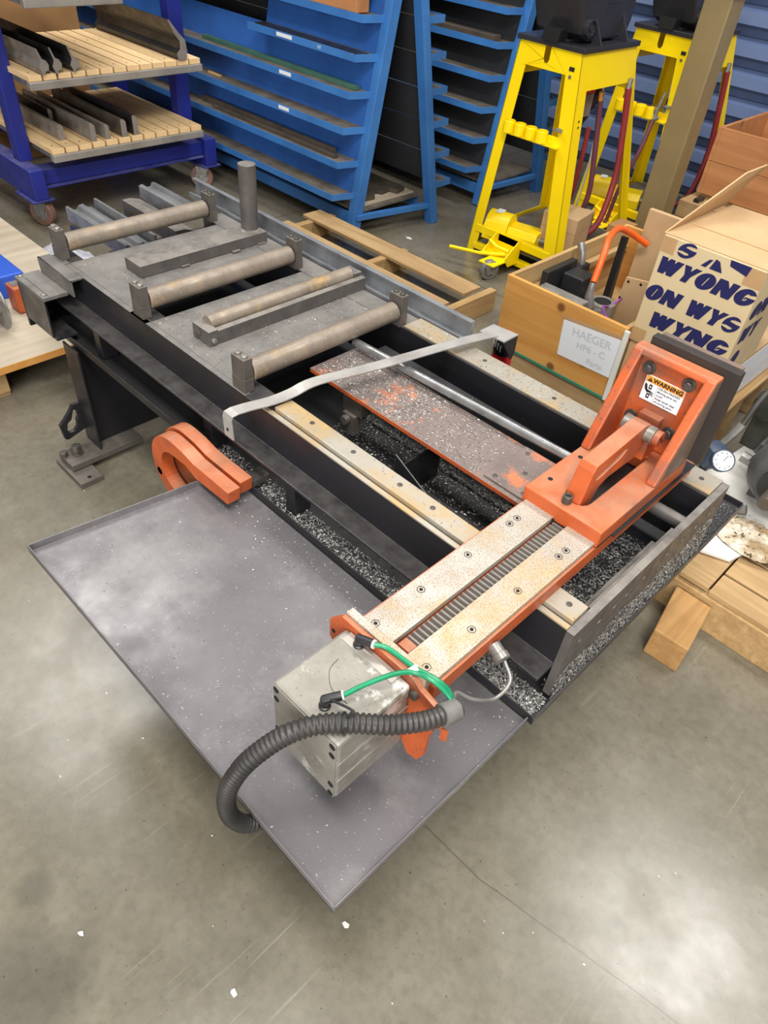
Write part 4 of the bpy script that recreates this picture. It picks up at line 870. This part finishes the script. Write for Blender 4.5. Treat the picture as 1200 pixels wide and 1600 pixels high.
tag(MB().tube(cl, .0145, 10).build('hose_coil', 'mauvehose', None, 0, 60, None, (-1.745, 3.41, 0)), 'loose coil of mauve rubber hose on the floor behind the crate', 'hose')
# foot pedals standing on the base shelves
def pedal(loc, label, rz):
    t = thing('foot_pedal', label, 'pedal', loc, 'yellow guarded foot pedals'); t.rotation_euler.z = rz
    T = Matrix.Translation(loc)
    def P(mb_, nm, mt, bev=.004, sm=None, par=None): return mb_.xf(T).build(nm, mt, par or t, bev, sm)
    P(MB().prism([(-.075, 0), (.075, 0), (.075, .05), (.055, .085), (-.055, .085), (-.075, .05)], 'y', -.02, .155), 'pedal_body', 'yellow')
    arch = [(.085 * math.cos(a), .02 + .115 * math.sin(a)) for a in [math.pi * k / 14 for k in range(15)]]
    P(MB().prism([(.085, 0)] + arch + [(-.085, 0)], 'y', -.155, -.02), 'pedal_hood', 'yellow', .003)
    P(MB().prism([(.07, .012)] + [(.07 * math.cos(a), .02 + .095 * math.sin(a)) for a in [math.pi * k / 12 for k in range(13)]] + [(-.07, .012)], 'y', -.1565, -.155), 'pedal_opening', 'hole', 0)
    P(MB().box(-.03, -.12, .1345, .03, -.08, .1362), 'pedal_sticker', 'paper', .0005)
    P(MB().cyl((0, .155, .04), (0, .20, .04), .016, 12), 'cable_gland', 'zinc', 0, 35)
    return t
pedal((-2.20, 3.37, .1065), 'yellow guarded foot pedal on the base of the nearest press stand', -1.35)
pedal((-2.20, 4.44, .1065), 'yellow guarded foot pedal on the base of the further press stand', -1.2)
# cartons in the nearest stand
def carton(name, label, loc, sx, sy, sz, rz, mt='card', cat='box'):
    t = thing(name, label, cat, loc); t.rotation_euler.z = rz; T = Matrix.Translation(loc)
    MB().box(-sx / 2, -sy / 2, 0, sx / 2, sy / 2, sz).xf(T).build('carton_body', mt, t, .003)
    MB().box(-sx / 2 - .001, -sy / 2 - .001, sz * .62, sx / 2 + .001, sy / 2 + .001, sz * .63).xf(T).build('flap_line', 'carddark', t)
    MB().box(-.012, -sy / 2, sz, .012, sy / 2, sz + .001).xf(T).build('tape_strip', 'tape', t)
    return t
carton('small_carton', 'brown cardboard carton behind the front leg of the near press stand', (-1.98, 3.52, .1065), .20, .20, .20, .15)
carton('small_carton', 'flat opened carton with a white label behind the near foot pedal', (-2.12, 3.78, .1065), .26, .2, .10, .4)
tag(MB().box(-1.76, 3.56, .001, -1.66, 3.70, .30).build('cardboard_offcut', 'carddark', None, .002, None, None, (-1.7, 3.63, 0)), 'upright cardboard offcut by the foot of the tan post', 'cardboard')
# ================================================================== tan square post
TP = thing('square_post', 'tall tan square steel post standing between stands and crates', 'post', (-1.63, 3.79, 0))
MB().box(-1.695, 3.725, .0, -1.565, 3.855, 1.315).build('post_tube', 'beigepost', TP, .006)
MB().box(-1.71, 3.71, .262, -1.55, 3.87, .275).build('collar', 'beigepost', TP, .003)
MB().box(-1.71, 3.71, 1.30, -1.55, 3.87, 1.33).build('cap', 'beigepost', TP, .004)
# ================================================================== crate of machine parts
CR = thing('plywood_crate', 'open plywood crate on a skid with a taped handwritten sheet', 'crate', (-1.24, 2.79, 0))
x0, x1, y0, y1, zb, zt = -1.512, -.962, 2.333, 3.252, .147, .448
MB().box(x0, y0, zb, x1, y0 + .018, zt).build('front_panel', 'ply', CR, .001)
MB().box(x0, y1 - .018, zb, x1, y1, zt).build('back_panel', 'ply', CR, .001)
MB().box(x0, y0 + .018, zb, x0 + .018, y1 - .018, zt).build('side_panel', 'plyend', CR, .001)
MB().box(x1 - .018, y0 + .018, zb, x1, y1 - .018, zt).build('side_panel', 'plyend', CR, .001)
MB().box(x0 + .018, y0 + .018, zb, x1 - .018, y1 - .018, zb + .015).build('floor_panel', 'plyend', CR)
MB().box(x0 + .02, y0 + .02, zt - .11, x0 + .05, y1 - .02, zt - .08).build('inner_batten', 'plyend', CR, .002)
MB().box(x0 + .02, y0 - .004, zb - .004, x1, y0 + .02, zb + .006).build('green_edge', 'greenedge', CR)
for y in (y0 + .005, (y0 + y1) / 2, y1 - .1): MB().box(x0 + .04, y, .018, x1, y + .09, zb - .0045).build('skid_runner', 'pine', CR, .004)
for x in (x0 + .05, x1 - .15): MB().box(x, y0, 0, x + .1, y1, .018).build('skid_board', 'pineY', CR, .003)
MB().box(x1 - .004, y0 - .012, zb, x1 + .016, y0 - .0005, zt - .004).build('corner_strip', 'white', CR, .002)
ps = MB().prism([(-1.219, .378), (-.958, .400), (-.946, .239), (-1.209, .231)], 'y', y0 - .0022, y0 - .0012).build('paper_sheet', 'paper', CR, 0, None, 'white handwritten sheet in a clear sleeve')
for i, (tx, sz, xx) in enumerate((('HAEGER', .046, -1.085), ('HP6 - C', .038, -1.075), ('Parts', .034, -1.045))):
    lettering('handwriting', tx, sz, (xx, y0 - .0026, .352 - i * .046), (1, 0, .05), (-.12, 0, 1), 'pencil', ps, .0003)
MB().prism([(-1.232, .392), (-.945, .416), (-.945, .403), (-1.222, .380)], 'y', y0 - .002, y0 - .0012).build('sleeve_edge', 'tape', CR)
# contents
VA = thing('valve_assembly', 'grey and black pneumatic valve assembly lying in the crate', 'valve', (-1.30, 2.60, .163))
MB().box(-1.42, 2.46, .22, -1.21, 2.66, .30).build('manifold', 'castgrey', VA, .004)
MB().box(-1.43, 2.45, .163, -1.22, 2.50, .40).build('bracket', 'zinc', VA, .003)
MB().box(-1.42, 2.60, .30, -1.32, 2.70, .42).build('coil', 'plastic', VA, .006)
MB().box(-1.46, 2.50, .163, -1.43, 2.72, .44).build('back_frame', 'plastic', VA, .003)
MB().cyl((-1.24, 2.66, .27), (-1.24, 2.66, .345), .055, 24).build('flange_ring', 'castgrey', VA, .002, 35)
MB().cyl((-1.24, 2.66, .345), (-1.24, 2.66, .3455), .036, 20).build('flange_bore', 'hole', VA)
MB().tube([(-1.26, 2.60, .33), (-1.27, 2.585, .38), (-1.275, 2.60, .43)], [.02, .018, .014], 12).build('pipe_elbow', 'zinc', VA, 0, 40)
MB().tube([(-1.44, 2.78, .40), (-1.45, 2.78, .45), (-1.475, 2.79, .475)], [.013, .013, .017], 12).build('street_elbow', 'zinc', VA, 0, 40)
MB().box(-1.46, 2.722, .163, -1.42, 2.82, .40).build('side_block', 'plastic', VA, .003)
tag(MB().tube(spline([(-1.275, 2.60, .432), (-1.295, 2.66, .52), (-1.33, 2.74, .565), (-1.36, 2.87, .56), (-1.345, 2.98, .515), (-1.30, 3.05, .47)], 10), .0135, 14).build('orange_hose', 'orangehose', None, 0, 60, None, (-1.3, 2.8, .43)), 'bright orange air hose arching out of the crate', 'hose')
tag(MB().box(-1.355, 3.085, .163, -1.165, 3.11, .60).build('cardboard_sleeve', 'card', None, .002, None, None, (-1.25, 3.1, .163)), 'tall folded cardboard sleeve standing at the back of the crate', 'cardboard')
BP = thing('mounting_board', 'tan board with drilled edge holes leaning inside the crate', 'board', (-1.12, 2.75, .163))
bb = MB().prism([(-1.22, .165), (-1.03, .165), (-1.03, .475), (-1.20, .450)], 'y', 0, .008); bb.xf(Matrix.Translation((0, 2.72, 0))).build('panel', 'card', BP, .001)
for x, z in ((-1.185, .435), (-1.13, .443), (-1.07, .452), (-1.20, .36)): MB().cyl((x, 2.7198, z), (x, 2.7190, z), .006, 8).build('drilled_hole', 'hole', BP)
tag(MB().cyl((-1.20, 2.90, .27), (-1.13, 2.99, .29), .075, 24).build('air_motor', 'plastic', None, .004, 35, None, (-1.17, 2.95, .163)), 'round black motor body behind the tan board in the crate', 'motor')
tag(MB().prism([(2.95, .165), (2.99, .165), (2.975, .50), (2.96, .50)], 'x', -1.385, -1.355).build('dark_bracket', 'plastic', None, .001, None, None, (-1.37, 2.97, .163)), 'dark narrow steel bracket standing against the crate back', 'bracket')
tag(crumple('plastic_bag', -1.09, 2.50, .163, .11, .12, .21, 'bag', 16, 5), 'clear plastic bag of parts near the front of the crate', 'plastic bag')
tag(MB().tube(spline([(-1.19, 2.72, .36), (-1.20, 2.66, .34), (-1.19, 2.60, .36), (-1.17, 2.53, .385), (-1.10, 2.44, .40), (-1.02, 2.40, .41)], 8), .0042, 8).build('purple_cable', 'purple', None, 0, 60, None, (-1.1, 2.5, .36)), 'thin purple cable hanging in front of the tan board', 'cable')
# ================================================================== printed carton and what it stands on
LC = thing('lower_carton', 'long cardboard carton with taped papers under the printed box', 'box', (-.79, 2.7, .2))
MB().box(-.958, 2.375, .205, -.606, 3.02, .3985).build('carton_body', 'card', LC, .003)
MB().prism([(2.50, .385), (2.52, .222), (2.98, .215), (2.98, .385)], 'x', -.6055, -.6045).build('taped_paper', 'paper', LC)
for i in range(6): MB().box(-.6043, 2.56, .365 - i * .025, -.6040, 2.93 - (i % 3) * .07, .369 - i * .025).build('handwriting', 'pencil', LC)
SK = thing('carton_skid', 'wooden skid under the stacked cartons', 'skid', (-.78, 2.7, 0))
for y in (2.36, 2.66, 2.96): MB().box(-.955, y, 0, -.58, y + .08, .185).build('bearer', 'pine', SK, .003)
MB().box(-.957, 2.36, .1852, -.575, 3.04, .2045).build('top_board', 'pineY', SK, .002)
WB = thing('printed_carton', 'buff carton printed with large navy slanted capitals, flap raised', 'box', (-.79, 2.52, .4))
bx0, bx1, by0, by1, bz0, bz1 = -.960, -.606, 2.366, 2.672, .399, .788
MB().box(bx0, by0, bz0, bx1, by1, bz1).build('carton_body', 'cardlight', WB, .004)
MB().box(bx0 - .004, by0 + .003, bz1, bx1 + .004, by1 + .03, bz1 + .004).build('top_flap', 'card', WB, .001)
MB().box(bx0 + .02, by0 + .15, bz1 + .0042, bx1 + .1, by1 + .16, bz1 + .008).build('top_flap', 'card', WB, .001)
fl_ = MB().add([(bx0, by0 + .006, bz1 + .004), (bx0, by1 + .15, bz1 + .004), (bx0 + .07, by1 + .20, bz1 + .15), (bx0 + .06, by1 + .06, bz1 + .145), (bx0 - .005, by0 + .006, bz1 + .004), (bx0 - .005, by1 + .15, bz1 + .004), (bx0 + .065, by1 + .20, bz1 + .152), (bx0 + .055, by1 + .06, bz1 + .147)], [(0, 1, 2, 3), (7, 6, 5, 4), (0, 4, 5, 1), (1, 5, 6, 2), (2, 6, 7, 3), (3, 7, 4, 0)])
fl_.build('raised_flap', 'card', WB)
yq = by0 - .0008
for (a, c, e, f_) in ((bx0, bz1 - .055, bx0 + .05, bz1 - .004), (bx1 - .06, bz1 - .062, bx1, bz1 - .004), (bx0, bz0 + .004, bx0 + .055, bz0 + .055), (bx1 - .05, bz0 + .004, bx1, bz0 + .05)): MB().box(a, yq, c, e, by0 - .0002, f_).build('tape_corner', 'tape', WB)
def ell(cx, cy, rx, ry, a0, a1, n): return [(cx + rx * math.cos(math.radians(a0 + (a1 - a0) * k / n)), cy + ry * math.sin(math.radians(a0 + (a1 - a0) * k / n))) for k in range(n + 1)]
GLY = {
 'W': (1.62, [(.0, 1), (.42, 1), (.50, .80), (.60, 1), (.92, 1), (1.0, .80), (1.10, 1), (1.55, 1), (1.30, 0), (.92, 0), (.80, .22), (.72, 0), (.30, 0)], []),
 'Y': (1.12, [(.0, 1), (.46, 1), (.58, .72), (.74, 1), (1.16, 1), (.78, .42), (.74, 0), (.30, 0), (.34, .42)], []),
 'O': (1.28, ell(.62, .5, .62, .52, 0, 355, 30), [[(.56, .22), (.62, .20), (.70, .78), (.64, .80)]]),
 'N': (1.36, [(.0, 1), (.52, 1), (.86, .62), (.84, 1), (1.32, 1), (1.26, 0), (.74, 0), (.44, .40), (.46, 0), (0, 0)], []),
 'G': (1.30, ell(.62, .5, .62, .52, 32, 352, 28) + [(1.24, .55), (.62, .52), (.60, .36), (.68, .36), (.70, .44), (.82, .44), (.72, .30), (.58, .28), (.56, .62), (.66, .74), (.82, .70)], []),
 'S': (1.22, ell(.58, .5, .58, .52, 40, 196, 16) + [(.30, .40), (.78, .34), (.80, .24), (.60, .18), (.06, .26)] + ell(.58, .5, .58, .52, 212, 372, 16) + [(.86, .60), (.40, .66), (.38, .76), (.58, .82)], []),
}
def slab(txt, x, z, h, ori, mt='ink', sx=1.0, tilt=0.0):
    """heavy slanted capitals on the front (ori 'y') or side ('x') of the carton, one mesh per letter"""
    pen = 0.0
    for ch in txt:
        if ch == ' ': pen += .55; continue
        wd, out, hol = GLY[ch]
        def T(p): return (x + (pen + p[0] * 1.0 + (p[1] - .5) * .34) * h * sx, z + (p[1] - .5) * h + tilt * (pen + p[0]) * h)
        out = [T(p) for p in out]; hol = [[T(p) for p in q] for q in hol]
        if ori == 'y': MB().prism(out, 'y', yq - .0004, by0 - .0002, hol).build('navy_letter', mt, WB)
        else:
            out = [(p[0], p[1]) for p in out if by0 + .004 < p[0] < by1 - .004]
            if len(out) > 3: MB().prism(out, 'x', bx1 + .0002, bx1 + .0008).build('navy_letter', mt, WB)
        pen += wd
slab('WYONG', bx0 + .010, .692, .056, 'y', sx=.93)
slab('ON WYS', bx0 + .004, .594, .056, 'y', sx=.86)
slab('WYNG', bx0 + .048, .505, .056, 'y', sx=.98)
slab('S', bx0 + .062, .762, .050, 'y', sx=1.05)
for q_ in ([(bx0 + .150, .735), (bx0 + .172, .762), (bx0 + .184, .764), (bx0 + .168, .735)], [(bx0 + .180, .735), (bx0 + .224, .735), (bx0 + .206, .766), (bx0 + .192, .770)], [(bx0 + .240, .765), (bx0 + .30, .752), (bx0 + .306, .784), (bx0 + .236, .784)]):
    MB().prism(q_, 'y', yq - .0004, by0 - .0002).build('navy_letter', 'ink', WB)
slab('ON', by0 + .03, .64, .056, 'x', sx=.95); slab('WY', by0 + .02, .555, .056, 'x', sx=.95); slab('O', by0 + .03, .46, .056, 'x', sx=.95)
# ================================================================== big board crate at the back right
BC = thing('board_crate', 'large reddish board crate behind the printed carton', 'crate', (-1.05, 4.6, 0))
bx, by = -1.62, 4.27
for i, (za, zc) in enumerate(((.365, .532), (.534, .70))):
    MB().box(bx, by, za, .2, by + .022, zc).build('front_board', 'crate', BC, .002)
    MB().box(bx, by + .62, za, .2, by + .642, zc).build('back_board', 'crate', BC, .002)
    MB().box(bx - .02, by - .002, za, bx, by + .644, zc).build('side_board', 'crate', BC, .002)
MB().box(bx, by + .022, .34, .2, by + .62, .365).build('floor_board', 'pine', BC)
MB().box(bx - .05, by - .12, .25, .2, by + .66, .34).build('ledge', 'pine', BC, .004)
for y in (by - .1, by + .25, by + .55): MB().box(bx - .05, y, 0, .2, y + .09, .25).build('runner', 'pine', BC, .004)
MB().box(bx + .02, by - .10, .34, bx + .05, by - .02, .36).build('strap_clip', 'plastic', BC, .002)
# ================================================================== right-hand pallet and what lies on it
pallet('timber_pallet', 'wooden pallet at the right edge carrying the motors', -.31, 1.70, .9, 2.9,
       [(-.305, 1.715, -.215, 2.9, .006), (-.21, 1.712, .9, 1.81, 0), (-.21, 1.82, .9, 1.93, 0), (-.21, 1.94, .9, 2.06, 0), (-.21, 2.07, .9, 2.2, 0), (-.21, 2.21, .9, 2.35, 0), (-.21, 2.36, .9, 2.6, 0)], .14, 'pine', 'pineY',
       [(-.36, 1.703, .9, 1.742, 0), (-.30, 2.2, .9, 2.24, 0), (-.30, 2.8, .9, 2.84, 0)])
tag(MB().prism([(-.292, 1.698), (-.180, 1.698), (-.152, 1.50), (-.255, 1.495)], 'z', 0, .105).build('timber_block', 'pinewarm', None, .004, None, None, (-.22, 1.6, 0)), 'short offcut block of timber against the right-hand pallet', 'timber block')
tag(MB().prism([(-.52, 1.75), (-.22, 1.86), (-.10, 2.35), (-.44, 2.55)], 'z', .150, .160).build('spotted_board', 'board', None, .001, None, None, (-.3, 2.1, .15)), 'white spotted board under the gauge and motor', 'board')
tag(MB().prism([(-.56, 1.80), (-.50, 1.79), (-.38, 1.83), (-.42, 1.87)], 'z', .1606, .166).build('yellow_ring', 'warn', None, .001, None, None, (-.47, 1.83, .16)), 'yellowish strip at the edge of the spotted board', 'strip')
rg = crumple('shop_rag', -.215, 1.99, .163, .12, .085, .03, 'rag', 34, 9); tag(rg, 'dirty white shop rag draped below the motor shaft', 'rag')
MO = thing('electric_motor', 'grey finned electric motor with bare shaft at the right edge', 'motor', (-.235, 2.3, .16))
mx, mz = -.235, .305
MB().lathe([(.055, 0), (.085, .012), (.118, .05), (.122, .07), (.122, .28), (.10, .30)], (mx, 2.10, mz), (0, 1, 0), 36).build('motor_body', 'motor', MO, .002, 35)
MB().lathe([(.06, 0), (.06, .02), (.05, .022)], (mx, 2.081, mz), (0, 1, 0), 28).build('end_boss', 'rubber', MO, 0, 35)
MB().cyl((mx, 1.985, mz), (mx, 2.085, mz), .0225, 24).build('shaft', 'brownsteel', MO, .002, 35)
for k in range(22):
    a = math.radians(20 + k * 15.5); c = V(mx + .127 * math.cos(a), 0, mz + .127 * math.sin(a))
    MB().beam((c.x, 2.20, c.z), (c.x, 2.37, c.z), .014, .004, (-math.sin(a), 0, math.cos(a))).build('cooling_fin', 'motor', MO)
MB().box(mx - .09, 2.2, .161, mx + .09, 2.24, .21).build('motor_foot', 'motor', MO, .003); MB().box(mx - .09, 2.33, .161, mx + .09, 2.37, .21).build('motor_foot', 'motor', MO, .003)
PU = thing('hydraulic_pump', 'dark green-grey pump body behind the pressure gauge', 'pump', (-.40, 2.55, .15))
MB().lathe([(.03, 0), (.055, .02), (.062, .08), (.062, .14), (.07, .145), (.07, .19), (.078, .20), (.078, .30), (.06, .32)], (-.47, 2.44, .33), (.72, .66, .10), 28).build('pump_body', 'motorgreen', PU, .001, 35)
MB().box(-.47, 2.46, .161, -.385, 2.56, .30).build('pump_foot', 'motorgreen', PU, .004)
MB().cyl((-.41, 2.30, .22), (-.33, 2.30, .215), .020, 14).build('port_plug', 'zinc', PU, 0, 35)
GA = thing('pressure_regulator', 'blue-grey air regulator with a round white pressure gauge', 'regulator', (-.43, 2.12, .161))
MB().lathe([(.018, 0), (.032, .008), (.040, .03), (.040, .06), (.032, .085), (.02, .09)], (-.475, 2.135, .235), (.25, -.1, .95), 22).build('regulator_body', 'bluegrey', GA, .001, 35)
MB().cyl((-.47, 2.13, .161), (-.47, 2.13, .24), .014, 12).build('inlet', 'plastic', GA, 0, 35)
gd = Vector((.42, -.62, .66)).normalized(); gc = Vector((-.415, 2.09, .305))
MB().lathe([(.030, -.025), (.036, -.022), (.036, .003), (.033, .004), (.033, .001)], gc, gd, 28).build('gauge_case', 'bluegrey', GA, 0, 35)
gf = MB().lathe([(.0325, .001), (.0325, .002)], gc, gd, 28).build('gauge_face', 'paper', GA)
u_ = gd.orthogonal().normalized(); w2 = gd.cross(u_)
MB().beam(gc + gd * .0028, gc + gd * .0028 + (u_ * .6 + w2 * .5).normalized() * .022, .002, .0006, gd).build('gauge_needle', 'black_ink', gf)
for k in range(9):
    a = .4 + k * .62; d = u_ * math.cos(a) + w2 * math.sin(a); MB().beam(gc + gd * .0026 + d * .022, gc + gd * .0026 + d * .028, .0022, .0005, gd).build('gauge_mark', 'black_ink', gf)
MB().tube([(-.455, 2.16, .315), (-.445, 2.175, .345), (-.435, 2.20, .385)], [.012, .012, .016], 8).build('brass_nipple', 'zinc', GA, 0, 35)
MB().tube(spline([(-.435, 2.20, .385), (-.43, 2.25, .46), (-.415, 2.36, .52), (-.37, 2.50, .52), (-.33, 2.58, .48)], 10), .0095, 12).build('grey_hose', 'rubberdusty', GA, 0, 60)
MB().tube(spline([(-.455, 2.10, .21), (-.40, 2.06, .19), (-.35, 2.05, .185), (-.31, 2.06, .19)], 8), .010, 12).build('black_hose', 'rubber', GA, 0, 60)
MB().tube([(-.36, 2.05, .186), (-.33, 2.05, .187), (-.30, 2.06, .19), (-.28, 2.065, .20)], [.014, .017, .014, .018], 10).build('hose_coupling', 'zinc', GA, 0, 30)
# ================================================================== floor flecks
rnd = random.Random(4); b = MB()
for (x, y, s_) in [(-.32, .38, .012), (-.385, .14, .012), (-2.73, 3.10, .03), (-.68, -.02, .01)] + [(rnd.uniform(-2.2, .3), rnd.uniform(0, 1.2), rnd.uniform(.002, .005)) for _ in range(46)]:
    k = len(b.v); a = rnd.uniform(0, 6.28)
    for t in range(5): r = s_ * rnd.uniform(.4, 1); b.v.append(Vector((x + r * math.cos(a + t * 1.256), y + r * .6 * math.sin(a + t * 1.256), .0012)))
    b.f.append(tuple(range(k, k + 5)))
me = bpy.data.meshes.new('floor_flecks'); me.from_pydata(b.v, [], b.f); me.materials.append(MT['white']); o = bpy.data.objects.new('floor_flecks', me); COL.objects.link(o)
tag(o, 'tiny pale paint flecks scattered on the concrete floor', 'flecks', None, 'stuff')
